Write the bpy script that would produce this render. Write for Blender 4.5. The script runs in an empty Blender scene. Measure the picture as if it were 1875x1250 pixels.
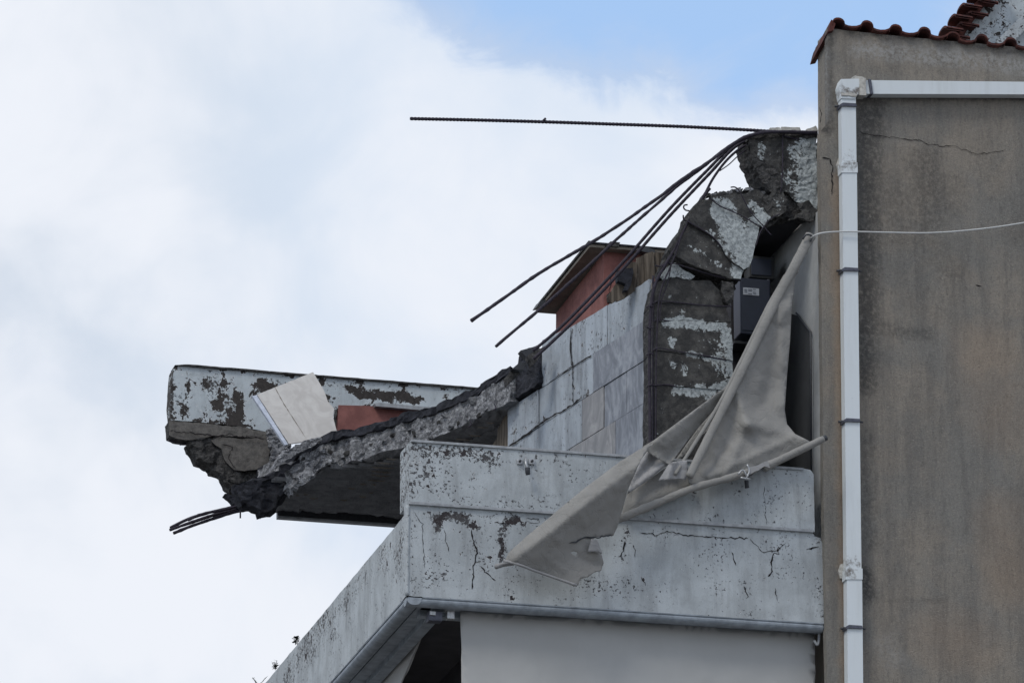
import bpy, math, random
from mathutils import Vector, noise
from mathutils.geometry import delaunay_2d_cdt
rad = math.radians
S = bpy.context.scene
COL = S.collection

# ------------------------------------------------------------------ camera
PSI, PIT, FPX = rad(14.1), rad(18.0), 9500.0
CAM = Vector((0, 0, 1.6))
cd = bpy.data.cameras.new('camera'); co = bpy.data.objects.new('camera', cd); COL.objects.link(co)
cd.sensor_width = 36; cd.lens = FPX / 1875 * 36; cd.clip_start = 0.5; cd.clip_end = 5000
co.location = CAM; co.rotation_euler = (rad(90) + PIT, 0, -PSI)
S.camera = co
FV = Vector((math.sin(PSI)*math.cos(PIT), math.cos(PSI)*math.cos(PIT), math.sin(PIT)))
RV = Vector((math.cos(PSI), -math.sin(PSI), 0))
UV_ = Vector((-math.sin(PSI)*math.sin(PIT), -math.cos(PSI)*math.sin(PIT), math.cos(PIT)))

# ------------------------------------------------------------------ node helper
class NT:
    def __init__(s, tree): s.t = tree; s.n = tree.nodes; s.l = tree.links
    def node(s, typ, **kw):
        nd = s.n.new(typ)
        for k, v in kw.items(): setattr(nd, k, v)
        return nd
    def put(s, sock, v):
        if isinstance(v, bpy.types.NodeSocket): s.l.new(v, sock)
        elif v is not None:
            try: sock.default_value = v
            except Exception:
                sock.default_value = (v[0], v[1], v[2], 1) if hasattr(v, '__len__') else (v, v, v)
    def math(s, op, a, b=None, c=None, clamp=False):
        nd = s.node('ShaderNodeMath', operation=op, use_clamp=clamp)
        s.put(nd.inputs[0], a)
        if b is not None: s.put(nd.inputs[1], b)
        if c is not None: s.put(nd.inputs[2], c)
        return nd.outputs[0]
    def vmath(s, op, a, b):
        nd = s.node('ShaderNodeVectorMath', operation=op); s.put(nd.inputs[0], a); s.put(nd.inputs[1], b)
        return nd.outputs['Value'] if op == 'DOT_PRODUCT' else nd.outputs[0]
    def noise(s, vec, scale, detail=6, rough=.6, dist=0):
        nd = s.node('ShaderNodeTexNoise'); s.put(nd.inputs['Vector'], vec)
        nd.inputs['Scale'].default_value = scale; nd.inputs['Detail'].default_value = detail
        nd.inputs['Roughness'].default_value = rough; nd.inputs['Distortion'].default_value = dist
        return nd.outputs[0]
    def step(s, v, a, b):
        nd = s.node('ShaderNodeMapRange', interpolation_type='SMOOTHSTEP'); s.put(nd.inputs[0], v)
        s.put(nd.inputs[1], a); s.put(nd.inputs[2], b); return nd.outputs[0]
    def mix(s, f, a, b, mode='MIX'):
        nd = s.node('ShaderNodeMix', data_type='RGBA', blend_type=mode)
        s.put(nd.inputs[0], f); s.put(nd.inputs[6], a); s.put(nd.inputs[7], b); return nd.outputs[2]
    def attr(s, name):
        return s.node('ShaderNodeAttribute', attribute_name=name).outputs['Fac']
    def bump(s, h, strength, dist, nrm=None):
        nd = s.node('ShaderNodeBump'); nd.inputs['Strength'].default_value = strength
        nd.inputs['Distance'].default_value = dist; s.put(nd.inputs['Height'], h)
        if nrm is not None: s.l.new(nrm, nd.inputs['Normal'])
        return nd.outputs[0]
def c4(r, g, b): return (r, g, b, 1)
def srgb(r, g, b):
    f = lambda c: (c/255/12.92) if c <= 10 else ((c/255+.055)/1.055)**2.4
    return (f(r), f(g), f(b), 1)

# ------------------------------------------------------------------ world, sun, exposure
W = bpy.data.worlds.new('World'); S.world = W; W.use_nodes = True
w = NT(W.node_tree); w.n.clear()
tc = w.node('ShaderNodeTexCoord').outputs['Generated']
sky = w.node('ShaderNodeTexSky', sky_type='NISHITA'); sky.sun_disc = False
SUN = Vector((-.62, -.50, .95)).normalized()
sky.sun_elevation = math.asin(SUN.z); sky.sun_rotation = math.atan2(SUN.x, SUN.y); sky.altitude = 50
u = w.vmath('DOT_PRODUCT', tc, tuple(RV)); v = w.vmath('DOT_PRODUCT', tc, tuple(UV_)); fw = w.vmath('DOT_PRODUCT', tc, tuple(FV))
# open patch of blue, an oval in direction space broken up by noise
cx, cy, rx, ry = (1370-937.5)/FPX, (625+225)/FPX, 700/FPX, 430/FPX
du = w.math('DIVIDE', w.math('SUBTRACT', u, cx), rx); dv = w.math('DIVIDE', w.math('SUBTRACT', v, cy), ry)
d2 = w.math('ADD', w.math('MULTIPLY', du, du), w.math('MULTIPLY', dv, dv))
d2 = w.math('ADD', d2, w.math('MULTIPLY', w.math('LESS_THAN', fw, 0.3), 50))
nz = w.noise(tc, 16, 9, .52, .4)
pf = w.math('SUBTRACT', w.math('ADD', d2, w.math('MULTIPLY', nz, 1.5)), .75)
nz2 = w.noise(w.vmath('MULTIPLY', tc, (1, 1, 1.7)), 42, 8, .6, .6)
cl = w.step(w.math('ADD', pf, w.math('MULTIPLY', w.math('SUBTRACT', nz2, .5), .9)), .60, 1.40)
cover1 = w.math('MAXIMUM', cl, .66)
big = w.step(w.noise(tc, 3.1, 6, .55, .3), .40, .50)          # other gaps elsewhere in the sky
far = w.step(d2, 4, 30)
cover2 = w.math('MAXIMUM', big, w.math('SUBTRACT', 1, far))
cover = w.math('MULTIPLY', cover1, cover2)
soft = w.noise(tc, 13, 5, .5, .3)
soft2 = w.noise(tc, 30, 8, .55, .5)
sf = w.step(w.math('ADD', w.math('MULTIPLY', soft, .72), w.math('MULTIPLY', soft2, .28)), .36, .60)
left = w.step(u, -.112, -.01)
lo = w.mix(left, srgb(205, 216, 230), srgb(217, 229, 245))
cc = w.mix(sf, lo, srgb(239, 243, 251))
cc = w.mix(cl, c4(.47, .70, 1.05), cc)   # thin veil over the blue
bgc = w.node('ShaderNodeBackground'); w.put(bgc.inputs[0], cc); bgc.inputs[1].default_value = 1.0
bgs = w.node('ShaderNodeBackground')
w.put(bgs.inputs[0], w.mix(1.0, sky.outputs[0], c4(.98, 1.0, 1.06), 'MULTIPLY')); bgs.inputs[1].default_value = .15
mx = w.node('ShaderNodeMixShader'); w.l.new(cover, mx.inputs[0]); w.l.new(bgs.outputs[0], mx.inputs[1]); w.l.new(bgc.outputs[0], mx.inputs[2])
wo = w.node('ShaderNodeOutputWorld'); w.l.new(mx.outputs[0], wo.inputs[0])

sd = bpy.data.lights.new('sun', 'SUN'); sd.energy = 1.4; sd.angle = rad(18); sd.color = (1, .95, .87)
so = bpy.data.objects.new('sun', sd); COL.objects.link(so); so.rotation_euler = SUN.to_track_quat('Z', 'Y').to_euler()
S.view_settings.view_transform = 'Standard'; S.view_settings.look = 'None'
S.view_settings.exposure = 0.0; S.view_settings.gamma = 1; S.view_settings.use_curve_mapping = False
S.render.engine = 'CYCLES'

# ------------------------------------------------------------------ pixel rays to points on real planes
def ray(x, y): return FV*FPX + RV*(x-937.5) + UV_*(625-y)
def at(x, y, Y): r = ray(x, y); return CAM + r*(Y/r.y)
def atX(x, y, X): r = ray(x, y); return CAM + r*(X/r.x)
def atZ(x, y, Z): r = ray(x, y); return CAM + r*((Z-CAM.z)/r.z)
def sY(Y): return lambda x, y: at(x, y, Y)
def sX(X): return lambda x, y: atX(x, y, X)
def sZ(Z): return lambda x, y: atZ(x, y, Z)
def sP(p0, n): return lambda x, y: (lambda r: CAM + r*((p0-CAM).dot(n)/r.dot(n)))(ray(x, y))

# ------------------------------------------------------------------ object helpers
WL = {}
def thing(name, label, cat, loc, group=None, kind=None):
    o = bpy.data.objects.new(name, None); COL.objects.link(o); o.location = loc; WL[o] = Vector(loc)
    o['label'] = label; o['category'] = cat; o.empty_display_size = .2
    if group: o['group'] = group
    if kind: o['kind'] = kind
    return o
def link(name, verts, faces, mats, parent=None, midx=None, smooth=False, attrs=None, tag=None):
    vs = [Vector(q) for q in verts]
    org = Vector((sum(q.x for q in vs)/len(vs), sum(q.y for q in vs)/len(vs), min(q.z for q in vs)))
    me = bpy.data.meshes.new(name)
    me.from_pydata([q-org for q in vs], [], faces)
    if not isinstance(mats, (list, tuple)): mats = [mats]
    for m in mats: me.materials.append(m)
    if midx: me.polygons.foreach_set('material_index', midx)
    if smooth: me.polygons.foreach_set('use_smooth', [True]*len(faces))
    if attrs:
        for k, vals in attrs.items():
            a = me.attributes.new(k, 'FLOAT', 'POINT'); a.data.foreach_set('value', vals)
    me.update()
    o = bpy.data.objects.new(name, me); COL.objects.link(o)
    if parent: o.parent = parent; o.location = org - WL[parent]
    else: o.location = org
    WL[o] = org
    if tag:
        for k, val in tag.items(): o[k] = val
    return o
def T(label, cat, group=None):
    d = {'label': label, 'category': cat}
    if group: d['group'] = group
    return d

def inpoly(x, y, P):
    c = False; j = len(P)-1
    for i in range(len(P)):
        xi, yi = P[i]; xj, yj = P[j]
        if (yi > y) != (yj > y) and x < (xj-xi)*(y-yi)/(yj-yi)+xi: c = not c
        j = i
    return c
def segd(x, y, a, b):
    dx, dy = b[0]-a[0], b[1]-a[1]; L = dx*dx+dy*dy
    t = 0 if L == 0 else max(0, min(1, ((x-a[0])*dx+(y-a[1])*dy)/L))
    return math.hypot(x-a[0]-t*dx, y-a[1]-t*dy), t
def strokes(lst):
    """lst of (points, radius, strength): a soft field round each polyline, in photo units"""
    def f(x, y):
        m = 0
        wv = noise.noise_vector(Vector((x*.05, y*.05, 2.3)))*5+noise.noise_vector(Vector((x*.17, y*.17, 7.1)))*2.5
        x += wv.x; y += wv.y
        for pts, r, k in lst:
            if len(pts) == 1: d = math.hypot(x-pts[0][0], y-pts[0][1])
            else: d = min(segd(x, y, pts[i], pts[i+1])[0] for i in range(len(pts)-1))
            if d < r*2: m = max(m, k*max(0, 1-(d/(r*1.6))**2))
        return m
    return f

def chunk(name, out, surf, ext, mats, parent=None, cell=8, ejit=0, rough=0, rf=3.0, rings=1, wear=None, tint=None,
          holes=(), smooth=False, seed=1, ffun=None, tag=None, ejf=.09):
    """solid with a traced outline: front on surf(), pushed back by ext, edges broken by ejit, faces roughened"""
    rnd = random.Random(seed)
    def dens(P):
        q = []
        for i in range(len(P)):
            a, b = P[i], P[(i+1) % len(P)]
            L = math.hypot(b[0]-a[0], b[1]-a[1]); n = max(1, int(L/cell))
            for k in range(n):
                t = k/n; x = a[0]+(b[0]-a[0])*t; y = a[1]+(b[1]-a[1])*t
                if ejit:
                    vv = noise.noise_vector(Vector((x*ejf, y*ejf, seed)))+.5*noise.noise_vector(Vector((x*ejf*3, y*ejf*3, seed)))
                    x += vv.x*ejit; y += vv.y*ejit
                q.append((x, y))
        return q
    P = dens(out); H = [dens(h) for h in holes]
    pts = list(P); ed = [(i, (i+1) % len(P)) for i in range(len(P))]
    for h in H:
        o0 = len(pts); pts += h; ed += [(o0+i, o0+(i+1) % len(h)) for i in range(len(h))]
    x0, x1 = min(q[0] for q in P), max(q[0] for q in P); y0, y1 = min(q[1] for q in P), max(q[1] for q in P)
    yy = y0+cell*.5; row = 0
    while yy < y1:
        xx = x0+cell*(.5 if row % 2 else .25)
        while xx < x1:
            jx, jy = xx+rnd.uniform(-.2, .2)*cell, yy+rnd.uniform(-.2, .2)*cell
            if inpoly(jx, jy, P) and not any(inpoly(jx, jy, h) for h in H):
                pts.append((jx, jy))
            xx += cell
        yy += cell*.87; row += 1
    r = delaunay_2d_cdt([Vector(q) for q in pts], ed, [], 1, 1e-4)
    V2 = [(q.x, q.y) for q in r[0]]; FA = [tuple(f) for f in r[2]]
    if H: FA = [f for f in FA if not any(inpoly(sum(V2[i][0] for i in f)/3, sum(V2[i][1] for i in f)/3, h) for h in H)]
    n = len(V2); front = [surf(*q) for q in V2]
    ext = Vector(ext)
    # orient so the front faces away from ext
    a, b, c = [front[i] for i in FA[0]]
    if (b-a).cross(c-a).dot(ext) > 0: FA = [f[::-1] for f in FA]
    verts = list(front)+[q+ext for q in front]
    faces = list(FA)+[tuple(i+n for i in f[::-1]) for f in FA]; mi = [0]*len(FA)+[2]*len(FA)
    de = set()
    for f in FA:
        for i in range(len(f)): de.add((f[i], f[(i+1) % len(f)]))
    bd = [e for e in de if (e[1], e[0]) not in de]
    ringid = {}
    for i, j in bd:
        for k in (i, j):
            if k not in ringid:
                ids = [k]
                for t in range(1, rings): ids.append(len(verts)); verts.append(front[k]+ext*(t/rings))
                ids.append(k+n); ringid[k] = ids
        A, B = ringid[i], ringid[j]
        for t in range(rings): faces.append((A[t+1], B[t+1], B[t], A[t])); mi.append(1)
    if rough:
        nv = []
        for q in verts:
            d = noise.noise_vector(q*rf)+.5*noise.noise_vector(q*rf*2.3)+.28*noise.noise_vector(q*rf*5.1)+.18*noise.noise_vector(q*rf*11)
            cv = noise.cell_vector(q*rf*1.7+d*.35)-Vector((.5, .5, .5)); cv2 = noise.cell_vector(q*rf*4.3+d*.35)-Vector((.5, .5, .5))
            nv.append(q+(d*.75+(cv*1.0+cv2*.6)*(1 if rough > .011 else 0))*rough)
        verts = nv
    at_ = {}
    for nm, fn in (('wear', wear), ('tint', tint)):
        if fn:
            vals = [fn(*q) for q in V2]; vals = vals+vals+[0]*(len(verts)-2*n)
            for k, ids in ringid.items():
                for t in ids: vals[t] = vals[k]
            at_[nm] = vals
    if not isinstance(mats, (list, tuple)): mats = [mats, mats, mats]
    return link(name, verts, faces, list(mats), parent, mi, smooth, at_, tag)

def smoothpath(pts, sub=6):
    P = [Vector(q) for q in pts]; out = []
    for i in range(len(P)-1):
        a = P[max(0, i-1)]; b = P[i]; c = P[i+1]; d = P[min(len(P)-1, i+2)]
        for k in range(sub):
            t = k/sub
            out.append(.5*((2*b)+(c-a)*t+(2*a-5*b+4*c-d)*t*t+(3*b-a-3*c+d)*t**3))
    out.append(P[-1]); return out
def tube(name, pts, r, mat, parent=None, seg=8, sub=6, step=None, rib=0, tag=None, flat=1.0, wob=0, rend=None):
    P = smoothpath(pts, sub) if sub > 1 else [Vector(q) for q in pts]
    if step:
        Q = [P[0]]; 
        for a, b in zip(P, P[1:]):
            L = (b-a).length; n = max(1, round(L/step))
            for k in range(1, n+1): Q.append(a.lerp(b, k/n))
        P = Q
    vs, fs = [], []
    up = Vector((.13, .97, .1))
    N = len(P)
    for i, q in enumerate(P):
        tdir = (P[min(i+1, N-1)]-P[max(i-1, 0)]).normalized()
        s = tdir.cross(up); s = s.normalized() if s.length > 1e-3 else Vector((1, 0, 0)); w_ = s.cross(tdir)
        rr = r+(rend-r)*i/(N-1) if rend is not None else r
        rr *= (1+rib*(i % 2))
        if wob and rib: q = q+noise.noise_vector(q*2.2)*.006+noise.noise_vector(q*7)*.002
        if wob: rr *= 1+wob*noise.noise(q*14)
        for k in range(seg):
            a = 2*math.pi*k/seg
            vs.append(q+s*math.cos(a)*rr+w_*math.sin(a)*rr*flat)
    for i in range(N-1):
        for k in range(seg):
            a, b = i*seg+k, i*seg+(k+1) % seg
            fs.append((a, b, b+seg, a+seg))
    fs.append(tuple(range(seg))[::-1]); fs.append(tuple((N-1)*seg+k for k in range(seg)))
    return link(name, vs, fs, mat, parent, smooth=True, tag=tag)
def box(name, p0, dx, dy, dz, mat, parent=None, ux=Vector((1, 0, 0)), uy=Vector((0, 1, 0)), uz=Vector((0, 0, 1)), bev=0, tag=None):
    vs, fs = [], []
    import bmesh
    bm = bmesh.new()
    cs = [p0+ux*dx*a+uy*dy*b+uz*dz*c for a in (0, 1) for b in (0, 1) for c in (0, 1)]
    V = [bm.verts.new(q) for q in cs]
    for f in ((0, 1, 3, 2), (4, 6, 7, 5), (0, 4, 5, 1), (2, 3, 7, 6), (0, 2, 6, 4), (1, 5, 7, 3)): bm.faces.new([V[i] for i in f])
    bmesh.ops.recalc_face_normals(bm, faces=bm.faces)
    if bev: bmesh.ops.bevel(bm, geom=list(bm.edges), offset=bev, segments=2, affect='EDGES', profile=.6)
    bm.verts.index_update()
    o = link(name, [v.co.copy() for v in bm.verts], [tuple(v.index for v in f.verts) for f in bm.faces], mat, parent, tag=tag)
    bm.free(); return o
def crack(pts, Y, wpx, mat, parent, surf=None, seed=0, jit=3.0, name='crack'):
    """a crack whose inner shade is painted as a thin jagged strip with branching width"""
    rnd = random.Random(seed); Q = []
    for a, b in zip(pts, pts[1:]):
        L = math.hypot(b[0]-a[0], b[1]-a[1]); n = max(1, int(L/4))
        for k in range(n):
            t = k/n; wv = noise.noise_vector(Vector((a[0]*.01+k*.35, a[1]*.05, seed)))*jit*.9
            Q.append((a[0]+(b[0]-a[0])*t+rnd.uniform(-jit, jit)*.4+wv.x, a[1]+(b[1]-a[1])*t+rnd.uniform(-jit, jit)*.4+wv.y))
    Q.append(pts[-1]); S_ = surf or sY(Y); vs, fs = [], []
    for i, q in enumerate(Q):
        a = Q[max(0, i-1)]; b = Q[min(len(Q)-1, i+1)]
        d = (b[0]-a[0], b[1]-a[1]); L = math.hypot(*d) or 1; nx, ny = -d[1]/L, d[0]/L
        ww = wpx*rnd.uniform(.25, 1.0)*(.15 if i in (0, len(Q)-1) else 1)
        vs.append(S_(q[0]+nx*ww/2, q[1]+ny*ww/2)); vs.append(S_(q[0]-nx*ww/2, q[1]-ny*ww/2))
    for i in range(len(Q)-1): fs.append((2*i, 2*i+1, 2*i+3, 2*i+2))
    return link(name, vs, fs, mat, parent)

# ------------------------------------------------------------------ materials
def newmat(name):
    m = bpy.data.materials.new(name); m.use_nodes = True; t = NT(m.node_tree); t.n.clear()
    b = t.node('ShaderNodeBsdfPrincipled'); o = t.node('ShaderNodeOutputMaterial'); t.l.new(b.outputs[0], o.inputs[0])
    t.b = b; t.pos = t.node('ShaderNodeNewGeometry').outputs['Position']
    b.inputs['Specular IOR Level'].default_value = .3
    return m, t
def finish(t, col, rough=.85, bump=None):
    t.put(t.b.inputs['Base Color'], col); t.put(t.b.inputs['Roughness'], rough)
    if bump is not None: t.l.new(bump, t.b.inputs['Normal'])
def streakpos(t, fx=1, fy=1, fz=.12):
    return t.vmath('MULTIPLY', t.pos, (fx, fy, fz))
def simple(name, col, rough=.7, var=.25, scale=12, metal=0, bump=.0, bscale=60):
    m, t = newmat(name); n = t.noise(t.pos, scale, 6, .6)
    k = t.step(n, .3, .7); a = tuple(c*(1-var) for c in col[:3])+(1,); b = tuple(min(1, c*(1+var)) for c in col[:3])+(1,)
    bp = t.bump(t.noise(t.pos, bscale, 5, .6), .6, bump) if bump else None
    finish(t, t.mix(k, a, b), rough, bp); t.b.inputs['Metallic'].default_value = metal; return m
def peel(name, paint, under, scale=9, thr=.72, gain=.42, fine=45, speck=.74, grime=.25, edge=.012, dirtcol=None, bd=.006, under2=None):
    """painted plaster flaking off where the noise plus the 'wear' field passes a threshold, with grime and runs"""
    m, t = newmat(name)
    n1 = t.noise(t.pos, scale, 10, .66, .25); wr = t.attr('wear')
    v = t.math('ADD', t.math('MULTIPLY_ADD', n1, 1.7, -.35), t.math('MULTIPLY', wr, gain))
    mk = t.step(v, thr, thr+edge)
    n2 = t.noise(t.pos, fine, 6, .7, .1)
    v2 = t.math('ADD', n2, t.math('MULTIPLY', wr, .20)); v2 = t.math('ADD', v2, t.math('MULTIPLY', t.math('SUBTRACT', t.noise(t.pos, 3.0, 5, .6, .3), .5), .42))
    sp = t.math('MULTIPLY', t.step(v2, speck, speck+.03), .9)
    mask = t.math('MAXIMUM', mk, sp)
    g = t.step(t.noise(t.pos, 2.2, 7, .6, .4), .35, .7)
    runs = t.step(t.noise(streakpos(t, 4, 4, .7), 1.6, 8, .7, .3), .42, .72)
    dc = dirtcol or c4(*(c*.5 for c in under[:3]))
    pc = t.mix(t.math('MULTIPLY', g, grime), paint, tuple(c*.55 for c in paint[:3])+(1,))
    pc = t.mix(t.math('MULTIPLY', runs, grime*.9), pc, dc)
    fn = t.step(t.noise(t.pos, 120, 3, .6), .3, .75)
    pc = t.mix(t.math('MULTIPLY', fn, .16), pc, c4(.1, .1, .1))
    mt_ = t.step(t.noise(t.pos, 16, 8, .75, .2), .52, .70)
    pc = t.mix(t.math('MULTIPLY', mt_, .30), pc, dc)
    rim = t.math('MULTIPLY', t.step(v, thr-.05, thr), t.math('SUBTRACT', 1, mk)); pc = t.mix(t.math('MULTIPLY', rim, .5), pc, c4(.78, .79, .80))
    u2 = under2 or tuple(c*.55 for c in under[:3])+(1,)
    uc = t.mix(t.step(t.noise(t.pos, 26, 7, .7), .35, .68), u2, under)
    h = t.math('SUBTRACT', 1, mask)
    b1 = t.bump(h, .9, bd)
    b2 = t.bump(t.noise(t.pos, 70, 5, .65), .55, .004, b1)
    finish(t, t.mix(mask, pc, uc), .82, b2); return m
M = {}
M['beam'] = peel('flaking_white_beam_paint', srgb(190, 199, 204), srgb(66, 62, 60), scale=6.5, thr=.665, gain=.30, fine=30, speck=.65, grime=.2)
M['plaster'] = peel('painted_parapet_plaster', srgb(182, 189, 193), srgb(62, 58, 60), scale=8, thr=.80, gain=.37, fine=34, speck=.625, grime=.5, dirtcol=srgb(118, 120, 122))
M['side'] = M['plaster']
M['hang0'] = peel('grey_mortar_with_paint_rests', srgb(166, 176, 180), srgb(62, 60, 57), scale=11, thr=.575, gain=-.40, fine=34, speck=.60, grime=.2, under2=srgb(44, 43, 42), bd=.012)
def hangmat():
    m, t = newmat('grey_mortar_with_paint_remains'); wr = t.attr('wear')
    n1 = t.noise(t.pos, 9, 10, .68, .3); n2 = t.noise(t.pos, 32, 7, .72, .2); n3 = t.noise(t.pos, 80, 5, .7)
    nn = t.math('ADD', t.math('MULTIPLY', n1, .5), t.math('MULTIPLY', n2, .5))
    pa = t.step(t.math('ADD', nn, t.math('MULTIPLY', wr, .26)), .625, .645)
    pa = t.math('MULTIPLY', pa, t.step(t.math('ABSOLUTE', t.math('SUBTRACT', t.noise(t.pos, 13, 5, .6, 1.2), .5)), .000, .012))
    fl = t.step(t.math('ADD', t.math('ADD', n2, t.math('MULTIPLY', n1, .25)), t.math('MULTIPLY', wr, .10)), .79, .805)
    mk = t.math('MAXIMUM', pa, fl)
    base = t.mix(t.step(n1, .38, .66), srgb(56, 56, 56), srgb(86, 85, 83)); base = t.mix(t.math('MULTIPLY', t.step(n3, .45, .35), .6), base, srgb(28, 27, 28))
    base = t.mix(t.math('MULTIPLY', t.step(n3, .60, .70), .35), base, srgb(112, 110, 106))
    paint = t.mix(t.step(n2, .35, .65), srgb(128, 134, 136), srgb(178, 185, 186))
    b1 = t.bump(mk, .9, .005); b2 = t.bump(t.math('MULTIPLY', t.math('ADD', n2, t.math('MULTIPLY', n3, .4)), t.math('SUBTRACT', 1, t.math('MULTIPLY', mk, .7))), .9, .014, b1)
    finish(t, t.mix(mk, base, paint), .88, b2); return m
M['hang'] = hangmat()
M['tanin'] = simple('pale_side_plaster', srgb(168, 170, 170), .9, .10, 5, bump=.006)
M['marblewhite'] = peel('painted_marble_tile', srgb(172, 181, 190), srgb(92, 91, 92), scale=8, thr=.78, gain=.38, fine=26, speck=.63, grime=.5)
def concrete(name, a, b, scale=14, bump=.02, agg=.5, bs=26):
    m, t = newmat(name)
    n = t.noise(t.pos, scale, 10, .72, .3); n2 = t.noise(t.pos, 95, 4, .7)
    k = t.step(n, .36, .66); c = t.mix(k, a, b)
    c = t.mix(t.math('MULTIPLY', t.step(n2, .60, .68), agg), c, tuple(min(1, x*2.1+.04) for x in b[:3])+(1,))
    c = t.mix(t.math('MULTIPLY', t.step(n2, .42, .34), .7), c, tuple(x*.35 for x in a[:3])+(1,))
    vo = t.node('ShaderNodeTexVoronoi', feature='F1'); nn_ = t.node('ShaderNodeTexNoise'); t.put(nn_.inputs['Vector'], t.pos); nn_.inputs['Scale'].default_value = 20; nn_.inputs['Detail'].default_value = 5; wp = t.vmath('ADD', t.vmath('MULTIPLY', t.pos, (.8, .8, 1.5)), t.vmath('MULTIPLY', nn_.outputs['Color'], (.12, .12, .12)))
    t.put(vo.inputs['Vector'], wp); vo.inputs['Scale'].default_value = bs*1.1; vo.inputs['Randomness'].default_value = 1
    cr = t.node('ShaderNodeSeparateColor'); t.l.new(vo.outputs['Color'], cr.inputs[0]); ch = agg*.75 if agg > .2 else .12
    c = t.mix(t.math('MULTIPLY', t.step(cr.outputs[0], .62, .95), ch, clamp=True), c, tuple(min(1, x*1.7+.02) for x in b[:3])+(1,))
    c = t.mix(t.math('MULTIPLY', t.step(cr.outputs[1], .65, .95), ch, clamp=True), c, tuple(x*.45 for x in a[:3])+(1,))
    h = t.math('ADD', t.noise(t.pos, bs, 8, .75), t.math('MULTIPLY', n2, .35)); h = t.math('ADD', h, t.math('MULTIPLY', cr.outputs[2], .16 if agg > .2 else .08))
    finish(t, c, .93, t.bump(h, 1.0, bump)); return m
M['rubble'] = concrete('torn_concrete_face', srgb(98, 100, 105), srgb(170, 172, 176), bump=.05, agg=.7)
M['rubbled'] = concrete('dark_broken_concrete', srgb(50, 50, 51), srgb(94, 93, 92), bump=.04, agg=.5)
M['soffit'] = concrete('blackened_soffit', srgb(122, 124, 128), srgb(150, 152, 156), scale=5, bump=.012, agg=.08)
M['bitumen'] = concrete('bitumen_felt', srgb(34, 36, 42), srgb(56, 58, 66), scale=7, bump=.02, agg=.06, bs=12)
M['mortar'] = concrete('brown_grey_mortar', srgb(118, 112, 104), srgb(140, 133, 124), scale=5, bump=.004, agg=.08)
M['beamgrey'] = concrete('exposed_grey_render', srgb(84, 82, 80), srgb(112, 109, 105), scale=11, bump=.008, agg=.1)
M['dark'] = simple('crack_shadow', srgb(34, 31, 32), .95, .3, 30)  # dark colour put in for the shade down inside cracks
M['rebar'] = simple('rusty_rebar', srgb(48, 44, 54), .75, .35, 40, bump=.004)
M['wire'] = simple('pale_cable', srgb(190, 192, 192), .6, .05)
M['pvc'] = None
def fabric(name, col, sheen=.5):
    m, t = newmat(name); n = t.step(t.noise(t.pos, 2.6, 6, .6, .4), .3, .72)
    c = t.mix(n, tuple(x*.90 for x in col[:3])+(1,), tuple(min(1, x*1.05) for x in col[:3])+(1,))
    st = t.step(t.noise(streakpos(t, 7, 7, 1.0), 1.5, 6, .6), .5, .75)
    c = t.mix(t.math('MULTIPLY', st, .15), c, tuple(x*.6 for x in col[:3])+(1,))
    b = t.bump(t.noise(t.pos, 7, 5, .6), .5, .012); b = t.bump(t.noise(t.pos, 150, 3, .6), .5, .003, b); rg = t.math('ABSOLUTE', t.math('SUBTRACT', t.noise(t.pos, 5, 6, .55, .8), .5)); b = t.bump(t.step(rg, 0, .05), .35, .008, b)
    sp = t.step(t.noise(t.pos, 55, 6, .75), .56, .72); c = t.mix(t.math('MULTIPLY', sp, .25), c, tuple(x*.55 for x in col[:3])+(1,))
    finish(t, c, .72, b); t.b.inputs['Sheen Weight'].default_value = 0; return m
M['fabric'] = fabric('grey_awning_cloth', srgb(137, 136, 133))
M['fabric2'] = fabric('pale_awning_cloth', srgb(150, 150, 151))
M['drop'] = simple('drop_awning_cloth', srgb(172, 173, 172), .8, .04, 2)
def plaster_red():
    m, t = newmat('red_render'); n = t.step(t.noise(t.pos, 5, 8, .65), .35, .68)
    c = t.mix(n, srgb(120, 80, 76), srgb(144, 98, 92)); sp = t.step(t.noise(t.pos, 30, 6, .7), .66, .69)
    c = t.mix(t.math('MULTIPLY', sp, .6), c, srgb(80, 50, 48))
    finish(t, c, .9, t.bump(t.noise(t.pos, 50, 6, .7), .7, .008)); return m
M['red'] = plaster_red()
def marble(name, base, vein, scale=4, rot=(1, 1, .55)):
    m, t = newmat(name); p = streakpos(t, *rot)
    a = t.noise(p, scale, 9, .62, 1.3); b = t.noise(t.pos, scale*3, 7, .6, .5)
    k = t.step(a, .38, .64); c = t.mix(k, vein, base); c = t.mix(t.math('MULTIPLY', t.step(b, .5, .62), .35), c, vein)
    finish(t, c, .5, t.bump(b, .3, .003)); return m
M['marblegrey'] = marble('grey_veined_marble', srgb(150, 155, 163), srgb(108, 113, 122))
M['marbledark'] = marble('speckled_marble', srgb(138, 143, 150), srgb(98, 103, 112), 9, (1, 1, 1))
M['marblecream'] = marble('cream_stained_marble', srgb(156, 156, 157), srgb(122, 123, 126))
M['slabcream'] = marble('fallen_cream_marble', srgb(198, 196, 192), srgb(182, 179, 175), 3, (1, 1, 1))
M['slabedge'] = marble('polished_marble_edge', srgb(196, 203, 216), srgb(168, 176, 190), 6, (1, 1, 1))
def wood():
    m, t = newmat('old_brown_board'); a = t.noise(streakpos(t, 14, 14, .8), 1.6, 8, .65, .3)
    finish(t, t.mix(t.step(a, .35, .66), srgb(62, 56, 50), srgb(122, 113, 102)), .85, t.bump(a, .6, .01)); return m
M['wood'] = wood()
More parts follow.
